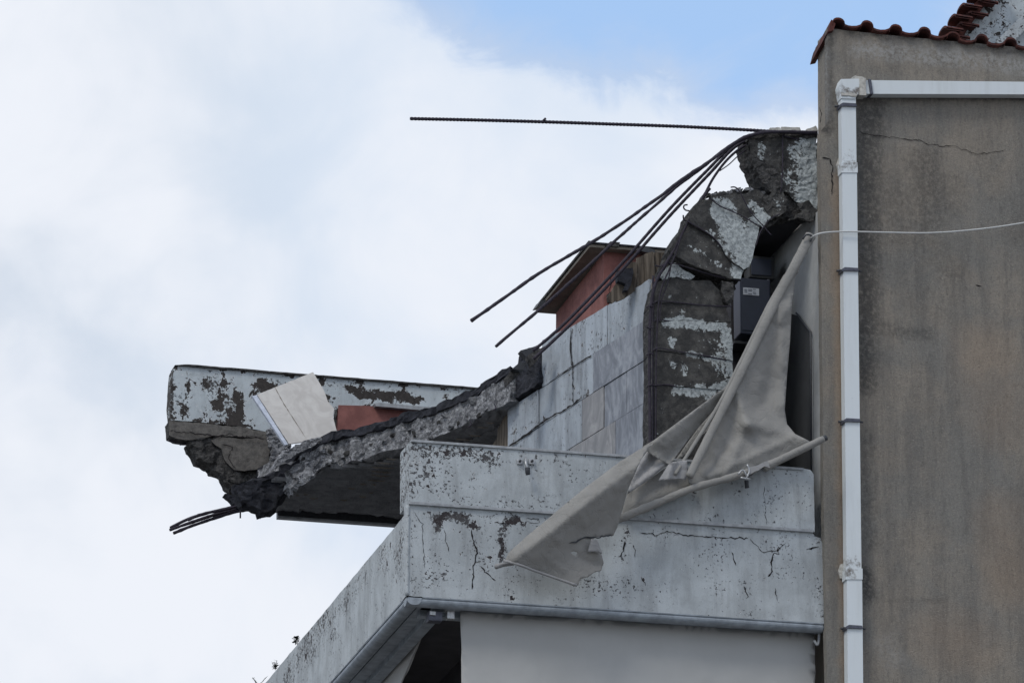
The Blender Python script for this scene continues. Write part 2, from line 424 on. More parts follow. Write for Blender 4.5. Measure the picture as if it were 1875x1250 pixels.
def terracotta():
    m, t = newmat('dark_terracotta'); n = t.step(t.noise(t.pos, 9, 8, .68), .36, .66); z = t.step(t.noise(t.pos, 33, 5, .7), .55, .7)
    c = t.mix(n, srgb(62, 40, 39), srgb(96, 56, 50)); c = t.mix(t.math('MULTIPLY', z, .4), c, srgb(48, 36, 38))
    finish(t, c, .88, t.bump(t.noise(t.pos, 40, 6, .7), .6, .006)); return m
M['tile'] = terracotta()
def pvc():
    m, t = newmat('white_pvc'); g = t.step(t.noise(streakpos(t, 6, 6, .6), 1.4, 6, .6), .45, .75); wr = t.attr('wear')
    c = t.mix(t.math('MULTIPLY', g, .22), srgb(208, 215, 219), srgb(160, 162, 158))
    d = t.step(t.math('ADD', t.noise(t.pos, 16, 6, .7), t.math('MULTIPLY', wr, .45)), .64, .95)
    c = t.mix(d, c, srgb(104, 98, 92)); finish(t, c, .42, t.bump(t.noise(t.pos, 3, 3), .25, .01)); return m
M['pvc'] = pvc()
def tan():
    m, t = newmat('stained_tan_render'); wr = t.attr('wear'); ti = t.attr('tint')
    n = t.noise(t.pos, 1.1, 8, .6, .3); n2 = t.noise(streakpos(t, 5, 5, .55), 1.2, 8, .68, .2); n3 = t.noise(t.pos, 75, 5, .75)
    n5 = t.noise(t.pos, 24, 6, .7)
    c = t.mix(t.step(n, .38, .62), srgb(125, 123, 118), srgb(139, 132, 122))
    c = t.mix(t.math('MULTIPLY', t.step(n2, .42, .68), .48), c, srgb(94, 92, 90))
    c = t.mix(t.math('MULTIPLY', t.step(t.noise(streakpos(t, 20, 20, 6.0), 1.5, 8, .75), .48, .68), .38), c, srgb(78, 76, 75))
    gr = t.noise(t.pos, 42, 7, .8); c = t.mix(t.math('MULTIPLY', t.step(gr, .50, .64), .35), c, srgb(100, 98, 95)); c = t.mix(t.math('MULTIPLY', t.step(gr, .46, .34), .35), c, srgb(178, 172, 162))
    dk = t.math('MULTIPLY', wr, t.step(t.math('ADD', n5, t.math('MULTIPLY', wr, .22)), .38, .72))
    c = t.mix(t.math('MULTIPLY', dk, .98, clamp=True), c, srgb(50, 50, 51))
    po = t.math('MAXIMUM', ti, 0); pn = t.math('MAXIMUM', t.math('MULTIPLY', ti, -1), 0)
    c = t.mix(t.math('MULTIPLY', po, .8, clamp=True), c, srgb(158, 128, 98))
    c = t.mix(t.math('MULTIPLY', pn, t.step(n5, .36, .62)), c, srgb(158, 158, 156))
    c = t.mix(t.math('MULTIPLY', t.step(n3, .58, .70), .30), c, srgb(176, 170, 160))
    c = t.mix(t.math('MULTIPLY', t.step(n3, .44, .34), .50), c, srgb(62, 58, 55))
    h = t.math('ADD', n3, t.math('MULTIPLY', t.noise(t.pos, 14, 6, .6), .6))
    finish(t, c, .93, t.bump(h, .8, .012)); return m
M['tan'] = tan()
M['clamp'] = simple('grey_steel_clamp', srgb(84, 86, 96), .5, .2, 30, .5)
M['metal'] = simple('galvanised_fitting', srgb(168, 170, 172), .4, .2, 40, .6)
M['darkmetal'] = simple('dark_fitting', srgb(66, 68, 72), .5, .2, 40, .3)
M['cab'] = simple('blue_grey_cabinet', srgb(60, 66, 80), .45, .08, 5)
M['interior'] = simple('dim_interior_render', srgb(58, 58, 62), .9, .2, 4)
M['shutter'] = simple('dark_shutter', srgb(66, 68, 70), .6, .12, 6)
M['mould'] = simple('grey_painted_moulding', srgb(140, 148, 156), .75, .2, 9, bump=.006)
M['rib'] = simple('pale_rib', srgb(152, 156, 160), .75, .2, 14, bump=.004)
M['sealant'] = simple('dirty_sealant', srgb(176, 174, 168), .7, .25, 30, bump=.01, bscale=30)
M['leaf'] = simple('weed_leaf', srgb(52, 66, 40), .6, .4, 30)
M['leafd'] = simple('weed_leaf_dark', srgb(40, 44, 40), .6, .3, 30)
M['asphalt'] = simple('pale_paving', (.16, .155, .15, 1), .9, .2, 3)
M['body'] = simple('rendered_building_wall', srgb(140, 136, 130), .9, .12, 3)
M['label'] = None
def reflectionmat():
    m, t = newmat('reflection_plate'); finish(t, srgb(205, 212, 222), .5); return m  # pale colour stands in for a small bluish reflection
M['label'] = reflectionmat()
M['ink'] = simple('plate_print', srgb(60, 70, 90), .6, .1)

# ------------------------------------------------------------------ ground
G = 1500
link('ground', [(-G, -G, 0), (G, -G, 0), (G, G, 0), (-G, G, 0)], [(0, 1, 2, 3)], M['asphalt'], tag={'kind': 'structure'})

# ================================================================== DAMAGED APARTMENT BLOCK (balcony storey)
YF = 48.0
XC = at(745, 1090, YF).x                     # left corner of the balcony
XR = at(1508, 1140, YF).x
ZB = at(745, 1090, YF).z                     # underside of the fascia
ZT = at(745, 940, YF).z
blk = thing('apartment_block', 'pale apartment block storey with cracked balcony front, left of the tan wall', 'building', (XC+2, 50, 0))
front_wear = strokes([
    ([(752, 818), (800, 822), (905, 836)], 13, .62), ([(775, 840), (800, 880)], 26, .30), ([(850, 860), (870, 890)], 14, .18),
    ([(760, 840), (760, 900)], 12, .35), ([(750, 812), (750, 918)], 6, .42), ([(850, 915), (1010, 935)], 9, .22), ([(1390, 860), (1480, 866)], 8, .22)])
low_wear = strokes([
    ([(800, 950), (822, 943), (848, 950)], 7, 1.0), ([(803, 955), (800, 972)], 6, .9), ([(775, 940), (800, 945)], 6, .5),
    ([(850, 955), (870, 965)], 7, .7), ([(945, 948), (925, 957), (918, 975)], 6, 1.0), ([(918, 975), (921, 1000), (916, 1028)], 5.5, .98),
    ([(962, 955), (955, 975)], 4, .6), ([(800, 1000), (795, 1060)], 18, .30), ([(850, 985), (860, 1000)], 14, .22),
    ([(885, 1030), (890, 1040)], 10, .38), ([(930, 1060), (940, 1085)], 16, .32), ([(1060, 1080), (1180, 1075)], 16, .26), ([(755, 950), (757, 1080)], 7, .24),
    ([(1150, 962), (1148, 975)], 6, .6), ([(1145, 975), (1137, 1020)], 5, .42), ([(1420, 1000), (1415, 1020)], 6, .35), ([(1365, 1070), (1368, 1090)], 6, .3),
    ([(1500, 950), (1500, 1130)], 7, .2)])
side_wear = strokes([([(733, 985), (730, 1060)], 7, .42), ([(700, 1000), (698, 1050)], 5, .45), ([(712, 1000), (705, 1045)], 6, .4),
    ([(670, 1050), (640, 1090)], 10, .38), ([(645, 1090), (620, 1120)], 9, .34), ([(600, 1125), (560, 1200)], 13, .5), ([(575, 1150), (530, 1240)], 14, .42), ([(610, 1120), (608, 1165)], 6, .4)])
chunk('balcony_front', [(745, 914), (1100, 939), (1480, 966), (1494, 982), (1502, 984), (1508, 1000), (1509, 1141), (1130, 1116), (745, 1090)], sY(YF), (0, .14, 0), M['plaster'], blk,
      cell=6, ejit=.7, rough=.004, rf=2, wear=low_wear, smooth=False)
par = chunk('parapet_panel', [(750, 808), (1110, 834), (1470, 857), (1484, 860), (1490, 868), (1492, 973), (1120, 946), (750, 920)], sY(YF-.012), (0, .42, 0), M['plaster'], blk, rings=6,
      cell=6, ejit=.5, rough=.004, rf=2, wear=front_wear)
# recessed strip under the panel and the projecting rib
dX = Vector((1, 0, 0))
def bar(name, xa, xb, z0, z1, y0, y1, mat, parent, tag=None, bev=.004):
    return box(name, Vector((xa, y0, z0)), xb-xa, y1-y0, z1-z0, mat, parent, bev=bev, tag=tag)
zr = at(755, 921, YF).z; xr1 = at(1488, 972, YF).x
bar('rib', at(748, 921, YF).x, xr1, zr-.018, zr+.012, YF-.030, YF+.05, M['rib'], blk)
ztop = at(755, 808, YF).z
bar('coping_edge', at(752, 808, YF).x, at(1470, 857, YF).x, ztop-.012, ztop+.014, YF-.03, YF+.30, M['rib'], blk)
# side return
chunk('balcony_side', [(743, 940), (743, 1092), (600, 1254), (338, 1550), (270, 1510), (480, 1257)], sX(XC-.003), (.14, 0, 0), M['plaster'], blk, cell=6, ejit=.8, rough=.005, rf=2, wear=side_wear)
# corner pier peeled at its left face
tube('corner_bead', [at(747, 925, YF+.004), at(746, 1000, YF+.004), at(745.6, 1050, YF+.004), at(745.3, 1089, YF+.004)], .020, M['plaster'], blk, sub=2, seg=8, step=.03, wob=.35)
# mouldings below the fascia
def prism(name, prof, a, b, mat, parent, axis, smooth=False):
    """profile [(out, z)] swept straight; axis 'X' (front) or 'Y' (side)"""
    vs = []
    for s in (a, b):
        for o_, z in prof:
            vs.append((s, YF+o_, z) if axis == 'X' else (XC+o_, s, z))
    n = len(prof); fs = [(i, (i+1) % n, n+(i+1) % n, n+i) for i in range(n)]+[tuple(range(n))[::-1], tuple(range(n, 2*n))]
    return link(name, vs, fs, mat, parent, smooth=smooth)
rp = [(.0, ZB+.0), (.0, ZB-.012), (.012, ZB-.012)]+[(.075-.072*math.cos(a), ZB-.035-.052*math.sin(a)) for a in [k*math.pi/10 for k in range(0, 11)]]+[(.16, ZB)]
prism('drip_moulding', rp, XC, XR, M['mould'], blk, 'X'); prism('drip_moulding', rp, YF, 58, M['mould'], blk, 'Y')
sp_ = [(.16, ZB+.0), (.16, ZB-.05), (.30, ZB-.05), (.30, ZB-.11), (.42, ZB-.11), (.42, ZB)]
prism('soffit_band', sp_, XC+.2, XR, M['mould'], blk, 'X'); prism('soffit_band', sp_, YF+.2, 58, M['mould'], blk, 'Y')
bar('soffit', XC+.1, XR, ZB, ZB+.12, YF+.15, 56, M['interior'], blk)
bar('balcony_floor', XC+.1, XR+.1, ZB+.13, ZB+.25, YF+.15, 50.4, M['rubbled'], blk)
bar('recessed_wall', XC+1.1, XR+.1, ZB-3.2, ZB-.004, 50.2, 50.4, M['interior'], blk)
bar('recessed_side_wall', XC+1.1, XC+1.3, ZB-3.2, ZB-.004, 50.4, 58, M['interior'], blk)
bar('lower_wall', XC+.2, XR, 0, ZB-3.2, YF+.1, 58, M['body'], blk, bev=.02)
# dark room behind the ruined upper opening
XS = at(1503, 600, 48.0).x
zceil = at(1440, 392, 48.35).z
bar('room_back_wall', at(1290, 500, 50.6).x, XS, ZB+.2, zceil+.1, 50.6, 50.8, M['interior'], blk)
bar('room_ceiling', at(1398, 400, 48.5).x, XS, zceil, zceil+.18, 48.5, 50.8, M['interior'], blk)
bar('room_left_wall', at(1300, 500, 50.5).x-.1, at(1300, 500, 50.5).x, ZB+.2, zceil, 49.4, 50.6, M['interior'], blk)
chunk('pale_side_wall', [(1499, 385), (1507, 640), (1512, 985), (1506, 1000), (1330, 1150), (1330, 560), (1400, 470)], sX(XS+.02), (.08, 0, 0), M['tanin'], blk, cell=12, ejit=.8, rough=.004)
chunk('shutter_panel', [(1460, 578), (1482, 608), (1484, 900), (1380, 1000), (1380, 640), (1440, 572)], sX(XS+.005), (.012, 0, 0), M['shutter'], blk, cell=20)
tube('shutter_trim', [atX(1458, 573, XS-.01), atX(1484, 607, XS-.01), atX(1486, 900, XS-.01)], .012, M['darkmetal'], blk, sub=1, seg=6)
# cracks of the front
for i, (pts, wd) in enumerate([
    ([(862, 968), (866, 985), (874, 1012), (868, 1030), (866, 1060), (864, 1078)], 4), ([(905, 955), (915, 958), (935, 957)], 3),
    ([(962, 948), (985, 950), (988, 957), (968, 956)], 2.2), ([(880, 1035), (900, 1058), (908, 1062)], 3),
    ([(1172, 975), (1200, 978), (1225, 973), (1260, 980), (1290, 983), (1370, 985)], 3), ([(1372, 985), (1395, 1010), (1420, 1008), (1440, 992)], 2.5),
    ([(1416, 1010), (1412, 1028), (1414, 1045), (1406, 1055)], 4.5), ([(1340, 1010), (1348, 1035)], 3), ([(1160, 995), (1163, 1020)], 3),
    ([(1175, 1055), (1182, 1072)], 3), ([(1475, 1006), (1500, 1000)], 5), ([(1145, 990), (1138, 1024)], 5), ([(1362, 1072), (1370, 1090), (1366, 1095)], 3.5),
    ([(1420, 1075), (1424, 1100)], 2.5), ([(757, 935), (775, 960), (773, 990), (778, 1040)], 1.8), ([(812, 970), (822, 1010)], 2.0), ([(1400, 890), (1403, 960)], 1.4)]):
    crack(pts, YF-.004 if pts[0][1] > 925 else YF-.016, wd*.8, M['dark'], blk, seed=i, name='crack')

# ---- brackets, fittings
def bracket(px, py, label):
    b = thing('awning_bracket', label, 'bracket', at(px, py, YF-.02), 'awning brackets fixed to the parapet')
    for s in (-1, 1):
        q = at(px+s*11-5.5, py+5, YF-.03); box('plate', q, .06, .012, .055, M['metal'], b, bev=.004)
        c = at(px+s*11, py, YF-.03); tube('bolt', [c, c+Vector((0, -.022, 0))], .013, M['darkmetal'], b, sub=1)
    c = at(px, py-6, YF-.03)
    tube('arm', [c, at(px, py+3, YF-.09), at(px+3, py+14, YF-.10)], .013, M['metal'], b, sub=4)
    tube('knuckle', [at(px+3, py+12, YF-.10), at(px+3, py+18, YF-.10), at(px+4, py+25, YF-.09)], .022, M['darkmetal'], b, sub=3, wob=.3)
    return b
bracket(963, 844, 'small metal bracket with dark knuckle on the parapet, clear of the cloth')
bracket(1364, 868, 'small metal bracket on the parapet where the torn awning roller rests')
b = thing('ceiling_lamp', 'small pale lamp under the balcony soffit beside the corner', 'lamp', at(825, 1118, 48.13))
box('lamp_box', at(819, 1132, 48.13), .075, .07, .085, M['metal'], b, bev=.008); box('cover', at(816, 1116, 48.11), .1, .1, .016, M['rib'], b, bev=.004)
tube('stem', [at(826, 1114, 48.15), at(827, 1104, 48.14)], .018, M['rib'], b, sub=1)
b = thing('junction_box', 'square dark grey box under the soffit left of the small lamp', 'box', at(798, 1125, 48.13))
box('case', at(785, 1135, 48.13), .14, .12, .10, M['clamp'], b, bev=.008); box('lid', at(787, 1125, 48.115), .06, .012, .04, M['metal'], b, bev=.003)
b = thing('wall_hook', 'short pale hook under the right end of the balcony', 'hook', at(1498, 1165, 48.1))
tube('hook', [at(1499, 1150, 48.12), at(1500, 1165, 48.1), at(1497, 1180, 48.08), at(1491, 1172, 48.08)], .014, M['rib'], b, sub=5)
box('base', at(1495, 1152, 48.1), .05, .04, .02, M['metal'], b, bev=.003)

# ---- lower awnings
b = thing('drop_awning', 'flat grey drop awning hanging below the balcony front', 'awning', at(1170, 1380, 48.44))
chunk('cloth', [(842, 1117), (1170, 1139), (1491, 1160), (1496, 1500), (850, 1450)], sY(48.24), (0, .006, 0), M['drop'], b, cell=14, rough=.012, rf=.8, smooth=True)
tube('roller', [at(838, 1112, 48.27), at(1492, 1155, 48.27)], .03, M['clamp'], b, sub=1, seg=12)
b = thing('side_awning', 'narrow pale awning cloth slanting below the balcony side', 'awning', atX(700, 1300, XC+.42))
chunk('cloth', [(790, 1120), (775, 1160), (735, 1250), (690, 1350), (560, 1420), (664, 1250), (765, 1142)], sX(XC+.45), (.006, 0, 0), M['drop'], b, cell=12, rough=.015, rf=1.2, smooth=True)
tube('hem', [atX(789, 1122, XC+.44), atX(735, 1250, XC+.44), atX(690, 1350, XC+.44)], .008, M['fabric2'], b, sub=1)

# ================================================================== TAN NEIGHBOUR
YT = 47.93
tanb = thing('tan_building', 'tall tan rendered building with stained blank wall on the right', 'building', (at(1700, 600, YT).x, 52, 0))
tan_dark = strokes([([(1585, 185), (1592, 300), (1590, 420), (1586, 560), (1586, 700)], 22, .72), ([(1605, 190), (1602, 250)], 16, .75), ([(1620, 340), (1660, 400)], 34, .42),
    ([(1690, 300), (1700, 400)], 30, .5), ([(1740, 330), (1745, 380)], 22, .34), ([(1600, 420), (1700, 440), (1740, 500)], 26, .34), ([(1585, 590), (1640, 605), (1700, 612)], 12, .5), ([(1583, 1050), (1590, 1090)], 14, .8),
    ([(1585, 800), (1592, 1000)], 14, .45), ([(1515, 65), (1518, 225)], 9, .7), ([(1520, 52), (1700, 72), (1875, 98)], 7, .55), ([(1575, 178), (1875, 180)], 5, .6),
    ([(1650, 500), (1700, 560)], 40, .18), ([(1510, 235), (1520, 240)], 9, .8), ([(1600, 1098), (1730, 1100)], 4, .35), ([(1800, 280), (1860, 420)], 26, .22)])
def tan_tint(x, y):
    v = strokes([([(1534, 330), (1540, 600), (1546, 900), (1552, 1250)], 11, .42)])(x, y)
    v += strokes([([(1830, 950), (1850, 1060)], 40, .22), ([(1720, 1160), (1780, 1180)], 44, .2), ([(1800, 650), (1830, 760)], 50, .2)])(x, y)
    v -= strokes([([(1570, 92), (1680, 100), (1800, 112), (1875, 122)], 13, .8), ([(1515, 90), (1517, 215)], 3, .6), ([(1620, 1180), (1640, 1210)], 18, .3)])(x, y)
    return v
# wall top, front
chunk('wall', [(1515, 52), (1700, 72), (1875, 88), (2100, 116), (2100, 1600), (1520, 1560), (1514, 1200), (1508, 900), (1505, 600), (1501, 242), (1508, 234), (1516, 226)], sY(YT), (0, .10, 0),
      M['tan'], tanb, cell=9, ejit=.5, rough=.006, rf=2.5, wear=tan_dark, tint=tan_tint)
chunk('parapet_wall', [(1516, 54), (1875, 90), (2100, 118), (2100, 300), (1517, 240)], sY(YT+.101), (0, .36, 0), M['tan'], tanb, cell=20, rough=.004)
xe = at(2100, 600, YT).x
bar('building_body', XS+.12, xe, 0, at(1600, 240, YT).z, YT+.11, 60, M['body'], tanb, bev=.01)
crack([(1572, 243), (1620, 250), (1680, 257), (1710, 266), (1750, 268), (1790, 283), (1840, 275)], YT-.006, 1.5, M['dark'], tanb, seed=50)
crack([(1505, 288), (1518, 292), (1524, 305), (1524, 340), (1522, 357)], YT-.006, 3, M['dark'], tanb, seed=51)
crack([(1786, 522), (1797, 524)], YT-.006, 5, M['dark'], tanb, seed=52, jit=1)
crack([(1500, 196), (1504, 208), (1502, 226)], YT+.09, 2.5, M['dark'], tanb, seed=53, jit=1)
# roof tiles of the wall coping, one object each
ta, tb_ = at(1527, 47, YT), at(1860, 81, YT); td = (tb_-ta).normalized(); back = Vector((0, .62, -.07))
def tilemesh(name, w_, back, th=.02):
    prof = []
    for k in range(9):
        a = math.pi*(1-k/8); prof.append((.062+.068*math.cos(a), .070*math.sin(a)**.8 if math.sin(a) > 0 else 0))
    prof += [(.16, -.010), (.20, -.014), (.25, -.008), (.285, .006), (.31, .022)]
    n = len(prof); vs = []
    for s in (0, .5, 1):
        for (x, z) in prof: vs.append(Vector((x, 0, z+th))+back*s)
        for (x, z) in prof: vs.append(Vector((x, 0, z-(.0 if False else 0)))+back*s)
    fs = []
    for s in range(2):
        o = s*2*n; o2 = o+2*n
        for i in range(n-1):
            fs.append((o+i, o+i+1, o2+i+1, o2+i)); fs.append((o+n+i+1, o+n+i, o2+n+i, o2+n+i+1))
        fs.append((o, o2, o2+n, o+n)); fs.append((o+n-1, o+2*n-1, o2+2*n-1, o2+n-1))
    for i in range(n-1):
        fs.append((i+n, i+n+1, i+1, i)); fs.append((4*n+i, 4*n+i+1, 5*n+i+1, 5*n+i))
    me = bpy.data.meshes.new(name); me.from_pydata(vs, [], fs); me.materials.append(M['tile'])
    me.polygons.foreach_set('use_smooth', [False]*len(fs)); me.update(); return me
tm = tilemesh('roof_tile', .285, back)
rnd = random.Random(4)
for i in range(11):
    o = bpy.data.objects.new('roof_tile', tm); COL.objects.link(o); o.parent = tanb
    px = 1525+52.6*i; py = 46+(px-1525)*.118
    q = at(px, py, YT-.06)
    o.location = q-WL[tanb]; o.rotation_euler = (rnd.uniform(-.02, .02), math.asin(-td.z)*1.0+rnd.uniform(-.03, .03)-.0, rnd.uniform(-.02, .02)); o.scale = (1.03, 1, 1.05+rnd.uniform(-.08, .08))
# verge board at the left end
chunk('verge', [(1522, 36), (1530, 44), (1526, 56), (1516, 58)], sY(YT-.05), (0, .64, -.13), M['tile'], tanb, cell=6, ejit=.5)

# ---- square downpipe
pipe = thing('downpipe', 'white square drainpipe running across then down the tan wall', 'drainpipe', at(1570, 1400, YT-.1))
YP = YT-.135
def vrun(xa, xb, ya, yb, nm='pipe_length', grow=0, wear=None, yp=YP, th=.115):
    return chunk(nm, [(xa[0], ya), (xb[0], ya), (xb[1], yb), (xa[1], yb)], sY(yp), (0, th, 0), M['pvc'], pipe, cell=9, wear=wear)
def xl(y): return 1540.5+(y-180)*.0115
pw = strokes([([(1555, 285), (1555, 296)], 12, .5), ([(1560, 1030), (1563, 1042)], 13, .6)])
vrun((xl(180), xl(300)), (xl(180)+26.5, xl(300)+26.5), 178, 300, wear=pw)
vrun((xl(305), xl(1045)), (xl(305)+27, xl(1045)+27), 305, 1044, wear=pw)
vrun((xl(1050), xl(1400)), (xl(1050)+28, xl(1400)+28), 1050, 1450, wear=pw)
vrun((xl(300)-1.5, xl(320)-1.5), (xl(300)+28.5, xl(320)+28.5), 298, 316, 'pipe_socket', yp=YP-.008, th=.12, wear=strokes([([(1555, 298)], 18, .6)]))
vrun((xl(1045)-2, xl(1060)-2), (xl(1045)+29, xl(1060)+29), 1040, 1060, 'pipe_socket', yp=YP-.008, th=.12, wear=strokes([([(1560, 1042)], 18, .7)]))
chunk('pipe_length', [(1580, 147), (1875, 150), (2080, 152), (2080, 176), (1875, 173), (1580, 172)], sY(YP), (0, .115, 0), M['pvc'], pipe, cell=14)
chunk('elbow', [(1540, 145), (1583, 144), (1585, 171), (1567, 174), (1567, 181), (1540, 180), (1536, 158)], sY(YP-.012), (0, .13, 0), M['pvc'], pipe, cell=8, rough=.001,
      wear=strokes([([(1545, 168), (1578, 166)], 9, .75), ([(1542, 155)], 5, .4)]))
chunk('pipe_socket', [(1574, 143), (1586, 143), (1586, 174), (1574, 174)], sY(YP-.02), (0, .13, 0), M['sealant'], pipe, cell=4, ejit=1.2, rough=.004)
chunk('sealant', [(1540, 170), (1560, 169), (1569, 172), (1568, 177), (1552, 174), (1541, 175)], sY(YP-.024), (0, .05, 0), M['sealant'], pipe, cell=3, ejit=1.5, rough=.006)
chunk('sealant', [(1558, 145), (1566, 139), (1580, 141), (1586, 145)], sY(YP+.01), (0, .06, 0), M['sealant'], pipe, cell=3, ejit=1.5, rough=.006)
for cxp, cyp in ((1538, 302), (1541, 1045)):
    chunk('sealant_pad', [(cxp+8, cyp-16), (cxp-2, cyp-13), (cxp-6, cyp), (cxp-2, cyp+12), (cxp+8, cyp+14)], sY(YT-.03), (0, .03, 0), M['sealant'], pipe, cell=4, ejit=.6, rough=.005)
for y in (192, 493, 769, 1147):
    x0 = xl(y)-1; c = chunk('clamp', [(x0-1, y-1), (x0+4, y-4), (x0+28, y-2.5), (x0+29, y+3), (x0+4, y+2), (x0-1, y+4)], sY(YP-.02), (0, .13, 0), M['clamp'], pipe, cell=8)
    tube('clamp_bolt', [at(x0-11, y+3, YT-.05), at(x0+1, y+2, YT-.05)], .014, M['darkmetal'], pipe, sub=1)
    if y != 192: tube('clamp_bolt', [at(x0+28, y+3, YT-.05), at(x0+34, y+4, YT-.05)], .010, M['darkmetal'], pipe, sub=1)
chunk('clamp', [(1590, 145), (1595, 145), (1599, 172), (1594, 172)], sY(YP-.02), (0, .13, 0), M['clamp'], pipe, cell=8)

# ---- cable across the wall
tube('cable', [at(1484, 437, 47.9), at(1492, 431, 47.80), at(1510, 426, 47.78), at(1550, 424, 47.76), at(1620, 425.5, 47.75), at(1700, 426.5, 47.75), at(1780, 421, 47.75), at(1875, 408, 47.75), at(2080, 372, 47.75)],
     .0085, M['wire'], sub=5, seg=6, tag=T('thin pale cable strung from the awning across the tan wall', 'cable'))

# ================================================================== BACKGROUND BUILDING top right
bb = thing('upper_building', 'white flaking gable with stepped red tiles behind the tan wall, top right', 'building', at(1850, 60, 56))
chunk('wall', [(1752, 92), (1778, 42), (1812, 0), (1842, -40), (2100, -40), (2100, 140)], sY(56), (0, 3, 0), M['beam'], bb, cell=9, wear=lambda x, y: .28)
chunk('moulding', [(1822, 78), (1875, 24), (1960, -60), (1975, -45), (1890, 40), (1850, 84)], sY(55.9), (0, .12, 0), M['plaster'], bb, cell=10, wear=lambda x, y: .35)
vt = [(1733, 50), (1750, 28), (1767, 8), (1785, -14), (1803, -36)]
for i, (x, y) in enumerate(vt):
    c = at(x, y, 55.72)
    q = []
    for s in (0, 1):
        for k in range(9):
            a = math.pi*k/8; q.append(c+Vector((s*.22, 0, s*(-.015)))+Vector((0, .16-.16*math.cos(a)-.0, .055*math.sin(a))))
        for k in range(9):
            a = math.pi*k/8; q.append(c+Vector((s*.22, 0, s*(-.015)-.022))+Vector((0, .16-.15*math.cos(a), .05*math.sin(a))))
    fs = []
    for k in range(8):
        fs += [(k, k+1, 18+k+1, 18+k), (9+k+1, 9+k, 27+k, 27+k+1), (k+1, k, 9+k, 9+k+1), (18+k, 18+k+1, 27+k+1, 27+k)]
    link('roof_tile', q, fs, M['tile'], bb, smooth=False)
    link('roof_tile', [p_+Vector((.10, .05, -.075)) for p_ in q], fs, M['tile'], bb)
chunk('eaves', [(1742, 62), (1790, 2), (1830, -44), (1842, -40), (1806, 6), (1760, 72)], sY(55.9), (0, .4, 0), M['tile'], bb, cell=8, ejit=1.5, rough=.01)

# ================================================================== BEAM STUB on the wall
YS = 48.22
st = thing('beam_stub', 'broken concrete beam stub jutting from the tan wall, rebar spraying left', 'beam', at(1450, 390, YS))
def hangw(x, y): return 0
stub_w = strokes([([(1492, 255), (1488, 330), (1480, 360)], 23, 1.15), ([(1470, 300), (1466, 350)], 11, .75), ([(1395, 270), (1392, 285)], 7, .55), ([(1452, 275), (1458, 300)], 10, .6), ([(1475, 250), (1492, 250)], 8, .8), ([(1440, 320), (1450, 345)], 10, .55)])
chunk('concrete_body', [(1369, 256), (1380, 250), (1400, 246), (1497, 249), (1498, 386), (1484, 378), (1462, 371), (1440, 352), (1422, 354), (1408, 342), (1402, 330), (1392, 314), (1386, 300), (1378, 290), (1374, 272)],
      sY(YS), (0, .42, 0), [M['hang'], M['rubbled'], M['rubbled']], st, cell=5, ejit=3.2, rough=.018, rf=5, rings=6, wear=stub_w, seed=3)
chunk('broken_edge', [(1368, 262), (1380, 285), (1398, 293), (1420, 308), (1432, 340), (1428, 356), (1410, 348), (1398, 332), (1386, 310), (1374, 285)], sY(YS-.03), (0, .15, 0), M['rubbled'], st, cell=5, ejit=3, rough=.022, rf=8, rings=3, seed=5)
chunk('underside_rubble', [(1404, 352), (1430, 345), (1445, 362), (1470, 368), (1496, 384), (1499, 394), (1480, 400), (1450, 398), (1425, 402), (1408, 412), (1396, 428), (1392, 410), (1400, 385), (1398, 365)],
      sY(YS+.05), (0, .35, .06), M['rubbled'], st, cell=5, ejit=4, rough=.03, rf=7, rings=4, seed=6)
chunk('broken_flap', [(1458, 372), (1480, 368), (1497, 384), (1499, 396), (1484, 404), (1462, 398), (1445, 402), (1470, 388)], sY(YS-.06), (0, .05, 0), M['hang'], st, cell=4, ejit=2.5, rough=.015, rf=8, seed=8)
chunk('top_crust', [(1368, 255), (1372, 246), (1400, 241), (1440, 240), (1496, 242), (1497, 252), (1450, 252), (1420, 249), (1390, 252)], sY(YS-.02), (0, .40, 0), M['rubbled'], st, cell=5, ejit=2.2, rough=.012, rf=9, rings=4, seed=7)
for i, P in enumerate([[(1408, 240), (1410, 234), (1428, 234), (1430, 241)], [(1429, 240), (1431, 232), (1464, 234), (1468, 241)], [(1470, 243), (1478, 236), (1494, 230), (1499, 240), (1496, 245)]]):
    chunk('loose_stone', P, sY(YS-.02+.05*i), (0, .22, 0), M['sealant'], None, cell=4, ejit=1.3, rough=.006, rf=9, seed=20+i,
          tag=T(['grey stone scrap at the left end on top of the beam stub', 'flat pale stone slab on top of the beam stub', 'pale lump on the beam stub against the tan wall'][i], 'stone', 'loose stones on the beam stub'))
# rebars
def rb(pts, Y0, Y1, r=.0145, rib=.0, parent=st, step=None, nm='rebar', sub=6, lab=None, wob=0):
    n = len(pts); P = [at(x, y, Y0+(Y1-Y0)*i/(n-1)) for i, (x, y) in enumerate(pts)]
    o = tube(nm, P, r, M['rebar'], parent, sub=sub, step=step, rib=rib, wob=wob)
    if lab: o['label'] = lab
    return o
rb([(751, 217.5), (870, 220), (1000, 223.5), (1120, 227.5), (1250, 232), (1375, 238.5), (1430, 242), (1494, 244)], 48.0, YS-.03, r=.0155, rib=.26, step=.019, sub=2, lab='straight rebar, the longest')
rb([(995, 221), (999, 217)], 48.04, 48.04, .012, sub=1, nm='rebar_tie')
rb([(1496, 243), (1440, 242), (1400, 243), (1368, 250), (1340, 265), (1300, 295), (1240, 335), (1200, 366), (1110, 428), (1000, 492), (930, 541), (863, 587)], YS-.03, 47.75, r=.0165, rib=.12, step=.05, wob=.25)
rb([(1470, 243), (1410, 243), (1372, 251), (1330, 272), (1285, 308), (1235, 345), (1190, 385), (1130, 438), (1050, 512), (985, 568), (908, 634)], YS+.03, 48.0, r=.015, rib=.1, step=.05, wob=.2)
